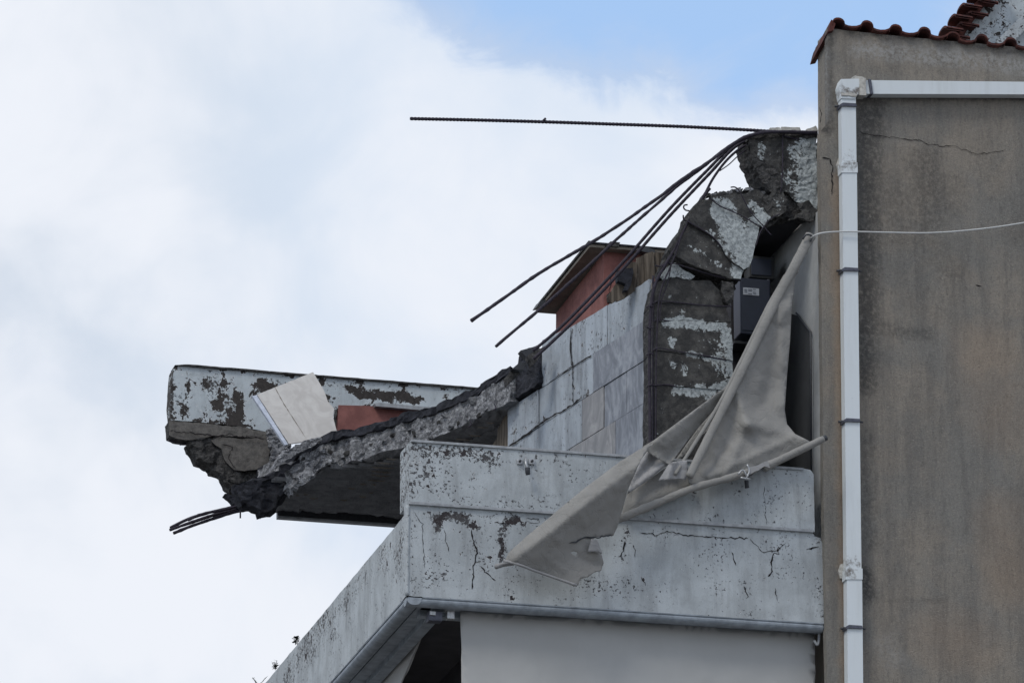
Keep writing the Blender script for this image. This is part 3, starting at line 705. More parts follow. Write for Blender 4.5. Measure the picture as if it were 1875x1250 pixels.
rb([(1475, 247), (1415, 246), (1380, 249), (1340, 268), (1295, 312), (1240, 368), (1200, 412), (1130, 492), (1050, 576), (1012, 612), (976, 642)], YS+.06, 48.5, r=.0155, rib=.1, step=.05)
rb([(1475, 250), (1420, 247), (1385, 251), (1345, 270), (1302, 315), (1246, 374), (1206, 418), (1134, 500), (1054, 584), (1015, 622), (977, 657)], YS+.02, 48.44, r=.0155, rib=.1, step=.05)
rb([(1420, 262), (1390, 262), (1366, 266), (1346, 279), (1325, 300), (1305, 328), (1290, 357), (1275, 385)], YS+.08, YS+.02, r=.0135)
rb([(1400, 268), (1368, 274), (1350, 287), (1335, 301), (1318, 313)], YS+.05, YS+.05, r=.006)
rb([(1436, 246), (1433, 253), (1433, 300), (1431, 340), (1428, 356), (1428, 390)], YS-.035, YS-.03, r=.008, nm='stirrup')
rb([(1433, 248), (1445, 252), (1465, 256)], YS-.03, YS, r=.008, nm='stirrup')

# ================================================================== HANGING BEAM
hb = thing('hanging_beam', 'snapped concrete beam hanging bent from its rebar above the torn awning', 'beam', at(1265, 830, YS))
hs_w = strokes([([(1322, 385), (1345, 430), (1365, 470), (1360, 500)], 19, 1.1), ([(1385, 410), (1375, 450)], 15, .9), ([(1318, 378), (1326, 392)], 8, .8), ([(1300, 420), (1330, 460)], 7, .55), ([(1380, 375), (1400, 395)], 9, .75), ([(1262, 452), (1285, 465)], 4, .45), ([(1285, 465), (1340, 495)], 5, .5)])
wedges = [([(1258, 408), (1282, 420), (1306, 436), (1322, 456), (1336, 478), (1362, 494), (1356, 511), (1338, 510), (1300, 497), (1262, 483), (1236, 470), (1228, 454), (1238, 434), (1248, 418)], -.045),
          ([(1264, 386), (1280, 366), (1300, 364), (1322, 376), (1352, 392), (1391, 414), (1384, 440), (1380, 464), (1373, 488), (1362, 493), (1337, 477), (1323, 455), (1307, 435), (1283, 419), (1259, 407)], -.075),
          ([(1300, 362), (1322, 358), (1350, 360), (1392, 384), (1406, 402), (1398, 418), (1391, 413), (1352, 391), (1322, 375)], -.050)]
for i, (P, dz) in enumerate(wedges):
    chunk('concrete_segment', P, sY(YS+dz), (0, .36, 0), [M['hang'], M['rubbled'], M['rubbled']], hb, cell=5, ejit=1.3, rough=.0105, rf=6, rings=5, wear=hs_w, seed=11+i*3)
rnd = random.Random(21)
for i in range(16):
    t_ = i/15; x = 1290+t_*118+rnd.uniform(-3, 3); y = 361-12*math.sin(t_*2.6)+rnd.uniform(-3, 2); a_ = rnd.uniform(3, 6.5)
    P = [(x+a_*math.cos(k*1.047)*rnd.uniform(.5, 1.3), y+a_*.8*math.sin(k*1.047)*rnd.uniform(.5, 1.3)) for k in range(6)]
    chunk('rubble_crust', P, sY(YS-.04+rnd.uniform(0, .15)), (0, .1, 0), M['rubbled'] if i % 2 else M['rubble'], hb, cell=3, ejit=1, rough=.010, rf=10, seed=300+i)
chunk('concrete_segment', [(1296, 362), (1315, 354), (1345, 350), (1362, 356), (1384, 346), (1394, 352), (1412, 372), (1424, 392), (1404, 404), (1380, 390), (1345, 372)], sY(YS-.03), (0, .36, 0),
      [M['hang'], M['rubbled'], M['rubbled']], hb, cell=5, ejit=3, rough=.018, rf=6, rings=4, wear=hs_w, seed=12)
chunk('concrete_segment', [(1395, 362), (1412, 353), (1436, 354), (1448, 368), (1444, 384), (1424, 398), (1408, 398), (1402, 380)], sY(YS-.05), (0, .3, 0), [M['hang'], M['rubbled'], M['rubbled']], hb, cell=4, ejit=4, rough=.02, rf=8, rings=3,
      wear=strokes([([(1425, 368), (1432, 378)], 8, .5)]), seed=13)
chunk('broken_core', [(1378, 350), (1392, 344), (1412, 338), (1420, 348), (1412, 364), (1396, 366)], sY(YS+.1), (0, .2, 0), M['bitumen'], hb, cell=5, ejit=1, rough=.01, rings=2)
for i, P in enumerate([[(1304, 361), (1308, 354), (1322, 352), (1326, 360)], [(1322, 360), (1328, 352), (1344, 348), (1350, 358)], [(1362, 356), (1368, 344), (1374, 342), (1382, 352)], [(1340, 356), (1346, 350), (1360, 352), (1362, 360)]]):
    chunk('rubble_crust', P, sY(YS+.02*i), (0, .2, 0), M['rubble'], hb, cell=3, ejit=2, rough=.012, rf=10, seed=30+i)
# hinge rubble in the dark gap
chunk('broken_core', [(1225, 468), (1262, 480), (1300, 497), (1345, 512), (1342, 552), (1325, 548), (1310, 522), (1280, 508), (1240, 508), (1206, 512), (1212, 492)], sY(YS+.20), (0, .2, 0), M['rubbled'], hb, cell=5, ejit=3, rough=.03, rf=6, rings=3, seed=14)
chunk('broken_flake', [(1222, 488), (1236, 482), (1252, 494), (1272, 506), (1262, 512), (1238, 506), (1216, 512), (1212, 504)], sY(YS+.03), (0, .06, 0), M['hang'], hb, cell=4, ejit=1.5, rough=.01, wear=lambda x, y: .8)
chunk('broken_flake', [(1322, 512), (1343, 516), (1344, 538), (1338, 560), (1330, 552), (1324, 535)], sY(YS-.02), (0, .12, 0), M['rubbled'], hb, cell=4, ejit=2, rough=.015, rf=9)
lo_w = strokes([([(1222, 590), (1260, 590), (1290, 600), (1325, 598)], 8, .95), ([(1325, 605), (1338, 640), (1340, 700)], 9, .95), ([(1230, 622), (1232, 630)], 6, .75), ([(1262, 648), (1300, 658), (1335, 662)], 6, .75), ([(1310, 650), (1330, 690)], 12, .55),
    ([(1232, 668)], 7, .75), ([(1248, 665), (1255, 685)], 5, .5), ([(1235, 714), (1262, 716), (1300, 712), (1330, 708)], 8, .85), ([(1290, 722), (1320, 730)], 8, .5), ([(1240, 515), (1240, 545)], 3, .3), ([(1228, 542)], 4, .7), ([(1300, 630), (1320, 640)], 12, .42), ([(1255, 565), (1240, 580)], 5, .45)])
YL = YS+.04
segs = [[(1204, 516), (1224, 509), (1262, 512), (1302, 514), (1318, 532), (1323, 558), (1328, 560), (1260, 556), (1198, 553)],
        [(1198, 554), (1260, 557), (1328, 561), (1336, 585), (1338, 590), (1270, 586), (1197, 588)],
        [(1197, 589), (1270, 587), (1338, 591), (1341, 620), (1341, 660), (1265, 648), (1197, 640)],
        [(1197, 641), (1265, 649), (1341, 661), (1342, 700), (1341, 715), (1260, 708), (1197, 704)],
        [(1197, 705), (1260, 709), (1341, 716), (1342, 790), (1342, 860), (1196, 860)]]
for i, P in enumerate(segs):
    chunk('concrete_segment', P, sY(YL+.012*math.sin(i*2.1)), (0, .40, 0), [M['hang'], M['rubbled'], M['rubbled']], hb, cell=5, ejit=1.0, rough=.010, rf=5, rings=3, wear=lo_w, seed=40+i)
Yr = YL-.035
rb([(1300, 345), (1290, 357), (1270, 392), (1250, 425), (1232, 462), (1214, 492), (1200, 520), (1193, 552), (1190, 600), (1189, 680), (1190, 760), (1191, 850)], YS-.05, Yr, r=.0165, parent=hb, wob=.2, step=.03)
rb([(1262, 400), (1248, 432), (1238, 462), (1226, 492), (1214, 520), (1206, 556), (1202, 640), (1201, 740), (1201, 850)], YS-.09, Yr-.005, r=.008, parent=hb)
rb([(1228, 490), (1222, 520), (1212, 548), (1207, 590)], Yr-.03, Yr-.03, r=.006, parent=hb)
rb([(1196, 505), (1196, 600), (1196, 700), (1196, 850)], Yr+.05, Yr+.05, r=.012, parent=hb)
sti = [[(1196, 556), (1206, 551), (1235, 553), (1290, 559), (1341, 561)], [(1197, 588), (1206, 585), (1225, 588)], [(1196, 642), (1206, 637), (1240, 643), (1290, 651), (1330, 660)], [(1190, 706), (1220, 704), (1240, 708)],
       [(1210, 486), (1230, 482), (1260, 490), (1310, 505), (1356, 514)], [(1258, 405), (1283, 419), (1307, 435), (1323, 455)], [(1298, 362), (1320, 378), (1360, 396), (1392, 416)], [(1338, 343), (1346, 343), (1354, 350), (1362, 366), (1376, 390), (1396, 412), (1408, 426), (1412, 430)],
       [(1428, 392), (1412, 400), (1398, 416), (1390, 430), (1384, 450)]]
for P in sti: rb(P, YL-.07 if P[0][1] > 480 else YS-.10, YL-.05 if P[0][1] > 480 else YS-.10, r=.0065, parent=hb, nm='stirrup', wob=.3)
for P in ([(1259, 375), (1253, 376), (1252, 381), (1256, 385), (1262, 386)], [(1251, 394), (1252, 402), (1256, 404)], [(1200, 486), (1208, 488), (1214, 486)], [(1184, 563), (1190, 560), (1196, 562)], [(1184, 598), (1190, 601), (1196, 598)], [(1184, 650), (1190, 647), (1196, 649)], [(1185, 708), (1192, 704), (1200, 706)]):
    rb(P, YL-.08, YL-.07, r=.008, parent=hb, nm='stirrup_hook', sub=4)

# ================================================================== CABINET in the opening
cb = thing('electrical_cabinet', 'blue-grey metal cabinet with a pale printed plate for its bluish reflection in the dark opening', 'cabinet', at(1380, 612, 49.0))
YC = 49.0
box('case', at(1356, 610, YC), at(1412, 600, YC).x-at(1356, 600, YC).x, .25, at(1356, 508, YC).z-at(1356, 610, YC).z, M['cab'], cb, bev=.012)
box('door', at(1359, 604, YC-.012), at(1410, 600, YC).x-at(1359, 600, YC).x, .010, at(1356, 513, YC).z-at(1356, 604, YC).z, M['cab'], cb, bev=.004)
lb = box('reflection_plate', at(1361, 539, YC-.018), at(1390, 540, YC).x-at(1361, 540, YC).x, .004, at(1361, 526, YC).z-at(1361, 539, YC).z, M['label'], cb)  # thin plate painting the reflection on the cabinet door
for i in range(4):
    for j, (xa, xb) in enumerate(((1363, 1368), (1370, 1377), (1379, 1384))):
        if (i+j) % 4 == 3: continue
        box('print_line', at(xa, 530+i*2.6, YC-.021), at(xb, 530, YC).x-at(xa, 530, YC).x, .001, .005, M['ink'], lb)
c2 = thing('wall_unit', 'dark framed box high in the opening above the blue-grey cabinet', 'box', at(1400, 505, 49.2))
box('frame', at(1372, 507, 49.2), .28, .2, .24, M['shutter'], c2, bev=.01); box('front', at(1376, 502, 49.19), .22, .012, .18, M['cab'], c2, bev=.004)
tube('conduit', [at(1407, 512, 49.15), at(1407, 545, 49.15), at(1409, 620, 49.15)], .015, M['clamp'], None, sub=1, tag=T('thin grey conduit beside the cabinet in the dark opening', 'pipe'))
box('shelf_ledge', at(1345, 628, 49.1), .35, .3, .03, M['shutter'], None, bev=.004, tag=T('narrow dark ledge below the blue-grey cabinet', 'ledge'))

# ================================================================== MARBLE-CLAD WALL
A = at(1182, 588, 48.75); Bp = atZ(993, 711, A.z); wd = (Bp-A).normalized(); wn = Vector((-wd.y, wd.x, 0)); 
if wn.dot(FV) < 0: wn = -wn
SW = sP(A, wn)
mw = thing('marble_clad_wall', 'rooftop wall clad in grey and white marble slabs beside the hanging beam', 'wall', SW(1060, 860))
L1 = lambda x: 711+(x-993)*-.652+ (0)
def l1(x): return 711-(x-993)*.648
def l2(x): return 815-(x-938)*.632
def l3(x): return 822-(x-1046)*.613
def l4(x): return 925-(x-1046)*.60
def topl(x):
    P = [(993, 624), (1050, 598), (1085, 578), (1120, 556), (1150, 536), (1180, 520), (1198, 506)]
    for a, b_ in zip(P, P[1:]):
        if x <= b_[0]: return a[1]+(b_[1]-a[1])*(x-a[0])/(b_[0]-a[0])
    return 506
g = .55
courses = [(topl, l1, [(995, 1048, 'marblewhite'), (1048, 1115, 'marblewhite'), (1115, 1192, 'marblewhite')]),
           (l1, l2, [(933, 990, 'marblewhite'), (990, 1053, 'marblewhite'), (1053, 1090, 'marblewhite'), (1090, 1150, 'marblegrey'), (1150, 1192, 'marbledark')]),
           (l2, l3, [(933, 1000, 'marblewhite'), (1000, 1069, 'marblewhite'), (1069, 1109, 'marblecream'), (1109, 1150, 'marblegrey'), (1150, 1192, 'marblegrey')]),
           (l3, l4, [(933, 1046, 'marblewhite'), (1046, 1130, 'marblecream'), (1130, 1192, 'marblegrey')])]
# in the second course the big grey slab runs right to the post above the speckled one
rnd = random.Random(9)
for ci, (ft, fb, tl) in enumerate(courses):
    for (xa, xb, mt) in tl:
        if ci == 1 and xa == 1090: xa2, xb2 = 1090, 1192
        else: xa2, xb2 = xa, xb
        if ci == 1 and xa == 1150: continue
        n = max(2, int((xb2-xa2)/14)); xs = [xa2+g+(xb2-xa2-2*g)*k/n for k in range(n+1)]
        out = [(x, ft(x)+(g if ci else 0)) for x in xs]+[(x, fb(x)-g) for x in xs[::-1]]
        wr = strokes([([(1050, 600), (1080, 585), (1100, 572)], 8, .25), ([(995, 640), (995, 700)], 4, .2), ([(1083, 720), (1086, 726)], 5, .7), ([(1052, 680), (1052, 740)], 3, .3), ([(940, 800), (1000, 765)], 6, .35), ([(1150, 545), (1152, 555)], 4, .3)])
        off = rnd.uniform(-.006, .006)
        chunk('marble_slab', out, (lambda o_: lambda x, y: SW(x, y)-wn*(.02+o_))(off), wn*.035, M[mt], mw, cell=9, ejit=.5 if ci else .9, rough=.002, wear=wr, seed=ci*7+int(xa))
chunk('core', [(995, 632), (1050, 606), (1120, 564), (1180, 528), (1196, 516), (1196, 960), (932, 960), (932, 752), (960, 735), (995, 711)], SW, wn*.30, [M['mortar'], M['wood'], M['mortar']], mw, cell=14, ejit=1.2, rough=.004, rings=2)
mj = [(l1, 933, 1190), (l2, 938, 1190), (l3, 1046, 1190)]
# brown plaster end grain at the left end
chunk('plaster_end', [(934, 742), (934, 830), (892, 830), (896, 812), (903, 800), (905, 785), (915, 765), (925, 748)], lambda x, y: SW(x, y)+wn*.04, wn*.16, M['wood'], mw, cell=6, ejit=1, rough=.006)
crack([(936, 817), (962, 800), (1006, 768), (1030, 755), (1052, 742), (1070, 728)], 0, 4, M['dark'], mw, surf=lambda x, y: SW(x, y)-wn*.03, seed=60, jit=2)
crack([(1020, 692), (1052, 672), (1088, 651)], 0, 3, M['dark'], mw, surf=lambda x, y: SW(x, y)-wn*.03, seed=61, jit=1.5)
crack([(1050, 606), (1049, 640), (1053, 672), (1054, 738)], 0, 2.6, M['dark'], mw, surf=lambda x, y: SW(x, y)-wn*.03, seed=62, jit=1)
# rotted boards and lump on top of the wall
bd = thing('rotten_boards', 'weathered brown boards wedged between red hut and hanging beam', 'boards', at(1190, 520, 48.95))
for i, P in enumerate([[(1150, 478), (1166, 480), (1166, 530), (1140, 548), (1128, 552), (1134, 520)], [(1166, 472), (1180, 466), (1182, 522), (1166, 534)], [(1181, 464), (1196, 460), (1200, 505), (1182, 522)], [(1196, 462), (1214, 462), (1212, 488), (1200, 506)], [(1112, 545), (1128, 518), (1140, 520), (1136, 545), (1120, 556)]]):
    chunk('board', P, sY(48.95+.03*(i % 2)), (0, .03, 0), M['wood'], bd, cell=5, ejit=1.2, rough=.004, seed=70+i)
chunk('bitumen_lump', [(1130, 497), (1140, 492), (1158, 491), (1160, 500), (1156, 518), (1150, 530), (1142, 532), (1146, 520), (1132, 514)], sY(48.88), (0, .1, 0), M['bitumen'], None, cell=4, ejit=1, rough=.008, rings=2,
      tag=T('black bitumen lump stuck to the boards by the red hut', 'debris'))

# ================================================================== RED ROOFTOP HUT
YH = 51.8
hut = thing('rooftop_hut', 'red rendered rooftop hut with thin overhanging roof, behind the rebar', 'hut', at(1107, 700, YH+.8))
XH = at(1107, 462, YH).x
chunk('side_wall', [(1107, 461), (1107, 760), (1018, 830), (1018, 573)], sX(XH), (.1, 0, 0), M['red'], hut, cell=12, rough=.004)
chunk('front_wall', [(1106, 461), (1240, 470), (1240, 760), (1106, 760)], sY(YH-.003), (0, .1, 0), M['red'], hut, cell=12, rough=.004)
zh = at(1107, 461, YH).z; yend = atX(1018, 573, XH).y
x0 = XH-.20; 
bar('roof', x0, at(1215, 470, YH).x, zh, zh+.035, YH-.12, yend+.12, M['mortar'], hut)
bar('roof_edge', x0-.02, x0+.02, zh+.036, zh+.065, YH-.14, yend+.14, M['rubbled'], hut)
bar('roof_skin', x0+.022, at(1218, 470, YH).x, zh+.036, zh+.056, YH-.14, yend+.14, M['bitumen'], hut)
rnd = random.Random(3)
for P, lab in (([(1108, 450), (1118, 442), (1136, 444), (1132, 452)], 0), ([(1165, 458), (1174, 450), (1198, 456), (1200, 464)], 1), ([(983, 562), (990, 551), (1000, 548), (996, 560)], 2)):
    chunk('roof_fragment', P, sY(YH-.15+.9*(lab == 2)*2), (0, .2, .02), M['darkmetal'] if lab else M['rubbled'], hut, cell=5, ejit=1)
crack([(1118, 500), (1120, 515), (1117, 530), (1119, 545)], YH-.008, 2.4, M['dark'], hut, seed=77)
chunk('patch', [(1110, 540), (1118, 534), (1124, 546), (1120, 556), (1112, 554)], sY(YH-.02), (0, .015, 0), M['rubbled'], hut, cell=4, ejit=1.5)

# ================================================================== TORN ROOF SLAB
ZS = 18.26
sl = thing('torn_roof_slab', 'torn concrete roof slab with ragged grey edge and blackened underside', 'slab', (12.3, 55, ZS))
tear = [(934, 731), (919, 739), (883, 761), (840, 782), (792, 804), (730, 821), (672, 838), (600, 852), (560, 872), (545, 882), (520, 884), (495, 888), (472, 905)]
chunk('slab', tear+[(474, 922), (492, 934), (506, 936), (727, 952), (980, 970), (1010, 860), (960, 740)], sZ(ZS), (0, 0, .275), [M['soffit'], M['rubble'], M['rubbled']], sl, cell=7, ejit=3.0, rough=.030, rf=4, rings=6, seed=80)
up2 = [(x, y-45) for x, y in tear[:8]]+[(548, 836), (520, 848), (492, 862), (466, 880)]
chunk('roof_felt', up2+[(440, 900), (600, 890), (950, 925), (1000, 800), (960, 700)], sZ(ZS+.27), (0, 0, .09), M['bitumen'], sl, cell=7, ejit=2.5, rough=.028, rf=4, rings=3, seed=81)
# far rim board and the light line under it
pa, pb = atZ(506, 936, ZS), atZ(727, 952, ZS)
bar('rim_board', pa.x, pb.x+1.2, ZS-.075, ZS+.02, pa.y-.09, pa.y, M['darkmetal'], sl); bar('rim_strip', pa.x, pb.x+1.2, ZS-.098, ZS-.076, pa.y-.10, pa.y, M['rib'], sl)
# soffit corrugation: shallow ribs, and flakes that still carry pale paint
rnd = random.Random(12)
def on_tear(x):
    for a, b_ in zip(tear, tear[1:]):
        if b_[0] <= x <= a[0]: return a[1]+(b_[1]-a[1])*(x-a[0])/(b_[0]-a[0])
    return 740
vs, fs = [], []
for k in range(46):
    y = 748+k*4.1
    xl_ = [x for x in range(475, 935, 6) if on_tear(x)+8 < y-(x-700)*.07]
    if not xl_: continue
    xa = min(xl_); xb = 960
    a = atZ(xa, y-(xa-700)*-.07, ZS); 
    n0 = len(vs); yy0 = atZ(700, y, ZS).y
    X0 = atZ(xa, y, ZS).x; X1 = 13.6
    for (X, sgn) in ((X0, 1), (X1, 1)):
        vs += [(X, yy0, ZS-.018), (X, yy0+.03, ZS-.05), (X, yy0+.06, ZS-.018)]
    fs += [(n0, n0+1, n0+4, n0+3), (n0+1, n0+2, n0+5, n0+4), (n0, n0+3, n0+5, n0+2)]
link('soffit_ribs', vs, fs, M['soffit'], sl, tag={'kind': 'stuff'})
for (x, y, L) in [(718, 838, 22), (706, 845, 34), (702, 853, 44), (700, 861, 38), (698, 868, 36), (690, 877, 34), (665, 884, 12), (685, 885, 10), (645, 892, 14), (680, 900, 8), (665, 907, 14), (630, 913, 14), (560, 903, 8), (575, 910, 16), (545, 905, 6), (870, 795, 24), (885, 780, 22), (898, 772, 16), (850, 802, 30)]:
    a = atZ(x-L/2, y+1, ZS-.055); c = atZ(x+L/2, y+1, ZS-.055)
    n = 12; q = []
    for k in range(n+1):
        X = a.x+(c.x-a.x)*k/n; h = .005*(1-(2*k/n-1)**2)+rnd.uniform(.001, .007)
        q += [(X, a.y, ZS-.052), (X, a.y+.01, ZS-.052-h*1.6)]
    link('paint_flake', q, [(2*k, 2*k+1, 2*k+3, 2*k+2) for k in range(n)], M['mortar'], sl)
# merged broken tip at the left end
chunk('broken_tip', [(430, 893), (448, 884), (480, 872), (505, 858), (540, 842), (575, 838), (590, 852), (560, 868), (545, 885), (520, 905), (500, 930), (478, 936), (455, 925), (438, 910)], sY(55.2), (0, .25, 0), M['bitumen'], sl, cell=6, ejit=3, rough=.05, rf=3, rings=5, seed=82)
chunk('broken_plate', [(516, 833), (524, 824), (560, 806), (588, 799), (590, 803), (574, 815), (540, 832), (516, 847), (500, 857), (505, 846)], sY(54.4), (0, .22, .03), M['rubble'], sl, cell=4, ejit=2, rough=.02, rf=6, rings=2, seed=83)
chunk('broken_edge', [(536, 860), (560, 838), (600, 822), (604, 842), (580, 868), (550, 890), (536, 898), (530, 884)], sY(54.45), (0, .25, 0), M['rubble'], sl, cell=5, ejit=3.5, rough=.045, rf=5, rings=3, seed=84)
for k in range(26):
    x = 560+k*13.5+rnd.uniform(-5, 5); y = on_tear(x)-rnd.uniform(2, 34); Yk = atZ(x, on_tear(x), ZS).y-.02
    a_ = rnd.uniform(3, 7); P = [(x+a_*math.cos(t_)*rnd.uniform(.6, 1.3), y+a_*.7*math.sin(t_)*rnd.uniform(.6, 1.3)) for t_ in [j_*math.pi/3 for j_ in range(6)]]
    chunk('concrete_lump', P, sY(Yk), (0, .06, 0), M['rubble'] if k % 3 else M['rubbled'], sl, cell=4, ejit=1, rough=.016, rf=9, seed=200+k)
for (x, y, L) in [(585, 850, 14), (640, 838, 9), (760, 812, 12), (860, 772, 10), (905, 742, 9), (530, 880, 12)]:
    Yk = atZ(x, y, ZS).y-.03; rb([(x, y-3), (x+3, y+L*.5), (x-2, y+L)], Yk, Yk-.02, r=.006, parent=sl, nm='wire_end', sub=4)
# black felt hanging where the slab meets the marble wall
chunk('hanging_felt', [(992, 645), (998, 700), (990, 712), (960, 728), (940, 745), (935, 748), (930, 735), (938, 710), (946, 690), (958, 672), (960, 655), (975, 648)], lambda x, y: SW(x, y)-wn*.07, wn*.12, M['bitumen'], sl, cell=5, ejit=1.5, rough=.022, rf=4, rings=2, seed=85)
for i, P in enumerate([[(953, 641), (984, 632), (990, 640), (966, 655)], [(926, 690), (940, 672), (960, 672), (945, 690), (930, 703)], [(938, 675), (952, 662), (964, 664), (960, 676)], [(966, 650), (985, 640), (1002, 632), (984, 660), (975, 668)]]):
    chunk('roof_tile_shard', P, sY(51.0-.1*i), (0, .12, 0), M['rubbled'] if i % 2 else M['darkmetal'], sl, cell=4, ejit=1.2, rough=.006, seed=90+i)

# ================================================================== FAR PARAPET (white flaking beam)
YB = 56.2
fp = thing('flaking_roof_parapet', 'white roof parapet beam with flaking paint, broken off at left end', 'parapet', at(600, 930, YB))
bw = strokes([([(370, 700), (405, 712)], 12, .55), ([(440, 722)], 8, .4), ([(400, 742), (430, 745), (425, 760)], 20, .62), ([(330, 730), (335, 750)], 8, .45), ([(345, 672), (900, 716)], 5, .30), ([(480, 705), (520, 706)], 11, .7), ([(470, 725), (490, 745)], 10, .4),
    ([(590, 705), (640, 700)], 10, .45), ([(640, 705), (646, 712)], 8, .8), ([(655, 720), (700, 725), (740, 728), (770, 732)], 8.5, .85), ([(815, 712), (850, 712)], 6, .5), ([(850, 730)], 7, .5), ([(360, 770), (470, 778)], 8, .4), ([(592, 735), (612, 745)], 8, .6), ([(430, 690)], 5, .5), ([(345, 682), (341, 762)], 5, .55), ([(314, 680), (313, 766)], 4, .9), ([(620, 745), (830, 752)], 3, .4)])
chunk('beam', [(316, 676), (324, 669), (345, 669), (600, 690), (960, 718), (960, 762), (830, 752), (720, 745), (622, 741), (612, 760), (596, 780), (495, 792), (440, 780), (360, 771), (314, 769), (311, 740)],
      sY(YB), (0, .22, 0), M['beam'], fp, cell=6, ejit=.8, rough=.006, rf=3, wear=bw, rings=2, seed=100)
chunk('top_edge', [(320, 668), (345, 666.5), (600, 687.5), (960, 715.5), (960, 718.5), (600, 690.5), (345, 670)], sY(YB-.03), (0, .27, 0), M['rubbled'], fp, cell=8, ejit=.5, rough=.003)
chunk('exposed_render', [(309, 771), (360, 773), (440, 781), (496, 793), (492, 803), (440, 798), (400, 797), (362, 804), (340, 805), (322, 802), (311, 797)], sY(YB-.005), (0, .22, 0), [M['beamgrey'], M['rubbled'], M['rubbled']], fp, cell=4, ejit=1.8, rough=.006, rf=9, rings=3, seed=101)
chunk('broken_web', [(346, 806), (362, 802), (400, 799), (497, 801), (520, 812), (530, 830), (512, 850), (500, 860), (478, 876), (452, 888), (438, 900), (425, 892), (410, 872), (392, 858), (384, 846), (366, 836), (356, 820)], sY(YB+.02), (0, .30, 0), M['rubbled'], fp, cell=5, ejit=3, rough=.035, rf=5, rings=5, seed=102)
chunk('render_patch', [(386, 806), (402, 799), (440, 803), (492, 800), (494, 830), (492, 852), (480, 858), (448, 862), (428, 860), (412, 842), (405, 822)], sY(YB-.03), (0, .03, 0), [M['beamgrey'], M['rubbled'], M['rubbled']], fp, cell=5, ejit=1.5, rough=.006, rf=6, seed=103)
chunk('broken_strip', [(492, 785), (505, 783), (515, 800), (528, 812), (535, 825), (515, 848), (498, 862), (490, 850), (498, 835), (494, 812)], sY(YB-.10), (0, .12, 0), M['rubble'], fp, cell=4, ejit=2.5, rough=.03, rf=7, rings=2, seed=104)
chunk('red_wall', [(620, 741), (720, 744), (960, 760), (960, 840), (600, 840), (618, 800)], sY(YB-.02), (0, .15, 0), M['red'], fp, cell=12, rough=.003)
chunk('coping', [(686, 738), (692, 736.5), (830, 749), (900, 754), (900, 760), (830, 756), (688, 743)], sY(YB-.12), (0, .12, .01), M['rib'], fp, cell=8, ejit=.4)
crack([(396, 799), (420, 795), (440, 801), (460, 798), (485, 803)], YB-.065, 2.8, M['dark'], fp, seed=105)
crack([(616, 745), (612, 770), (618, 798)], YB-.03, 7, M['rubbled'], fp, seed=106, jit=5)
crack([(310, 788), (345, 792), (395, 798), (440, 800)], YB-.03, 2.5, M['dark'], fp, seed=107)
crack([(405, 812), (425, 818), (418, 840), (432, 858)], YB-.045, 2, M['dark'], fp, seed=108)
for P in ([(308, 806), (330, 808), (360, 806)], [(329, 814), (350, 808), (370, 803)]): rb(P, YB+.1, YB+.1, r=.010, parent=fp)
for i, P in enumerate([[(312, 966), (350, 948), (400, 934), (440, 925), (480, 915)], [(311, 970), (345, 958), (400, 940), (445, 930), (490, 922)], [(318, 976), (350, 963), (400, 946), (440, 935), (500, 928)], [(344, 952), (370, 941), (420, 930), (460, 918), (500, 912)]]):
    rb(P, YB-.05*i, YB-.03*i, r=.0175, parent=fp, rib=.1, step=.04, wob=.25)
chunk('metal_scrap', [(412, 903), (428, 906), (446, 906), (452, 914), (440, 926), (428, 922), (420, 914)], sY(YB-.1), (0, .1, 0), M['bitumen'], fp, cell=4, ejit=2, rough=.012)
rb([(439, 905), (440, 925), (440, 948)], YB-.2, YB-.2, r=.009, parent=fp, nm='tie_wire', sub=2)
rb([(455, 925), (462, 932), (470, 930), (474, 924)], YB-.2, YB-.2, r=.006, parent=fp, nm='tie_wire')

# ---- leaning marble slab
ms = thing('leaning_marble_slab', 'large cream marble slab leaning on the torn roof edge, one corner broken', 'slab', at(560, 810, 54.6))
def lean(x, y): return at(x, y, 54.65+(810-y)*.004+(x-520)*.0015)
chunk('slab_face', [(471, 722), (573, 681), (594, 716), (600, 734), (612, 748), (610, 762), (617, 790), (616, 802), (604, 812), (560, 808), (529, 812)], lean, (0, .035, .0), M['slabcream'], ms, cell=7, ejit=.5, rough=.002)
chunk('slab_edge', [(462, 724), (470.5, 722.5), (528, 812.5), (522, 814)], lambda x, y: lean(x, y)+Vector((0, .01, 0)), (0, .05, 0), M['slabedge'], ms, cell=7)
crack([(503, 709), (520, 740), (560, 802)], 0, 1.6, M['mortar'], ms, surf=lambda x, y: lean(x, y)-Vector((0, .004, 0)), seed=110, jit=.4, name='seam')

# ================================================================== TORN AWNING
aw = thing('torn_awning', 'torn grey awning draped from the beam stub over the balcony parapet', 'awning', at(1300, 860, 47.8))
def fold(base, ridges, ctrl=None):
    def f(x, y):
        if ctrl:
            sw = 0; sv = 0
            for cx_, cy_, hv in ctrl:
                d = (x-cx_)**2+(y-cy_)**2+60; wv = 1/d**1.1; sw += wv; sv += wv*hv
            h = sv/sw
        else: h = 0
        for a, b_, wdt, amp in ridges:
            d, t = segd(x, y, a, b_); h += amp*(.45*math.exp(-(d/wdt)**2)+.55*math.exp(-d/(wdt*.7)))
        n_ = noise.noise(Vector((x*.011, y*.011, 4)))*.03+noise.noise(Vector((x*.03, y*.03, 9)))*.010+abs(noise.noise(Vector(((x+y)*.016, (x-y)*.045, 3))))*.022+abs(noise.noise(Vector(((x*.5+y)*.06, (x-y*.5)*.02, 5))))*.012
        return at(x, y, base-h-n_)
    return f
FT = (0, .008, 0)
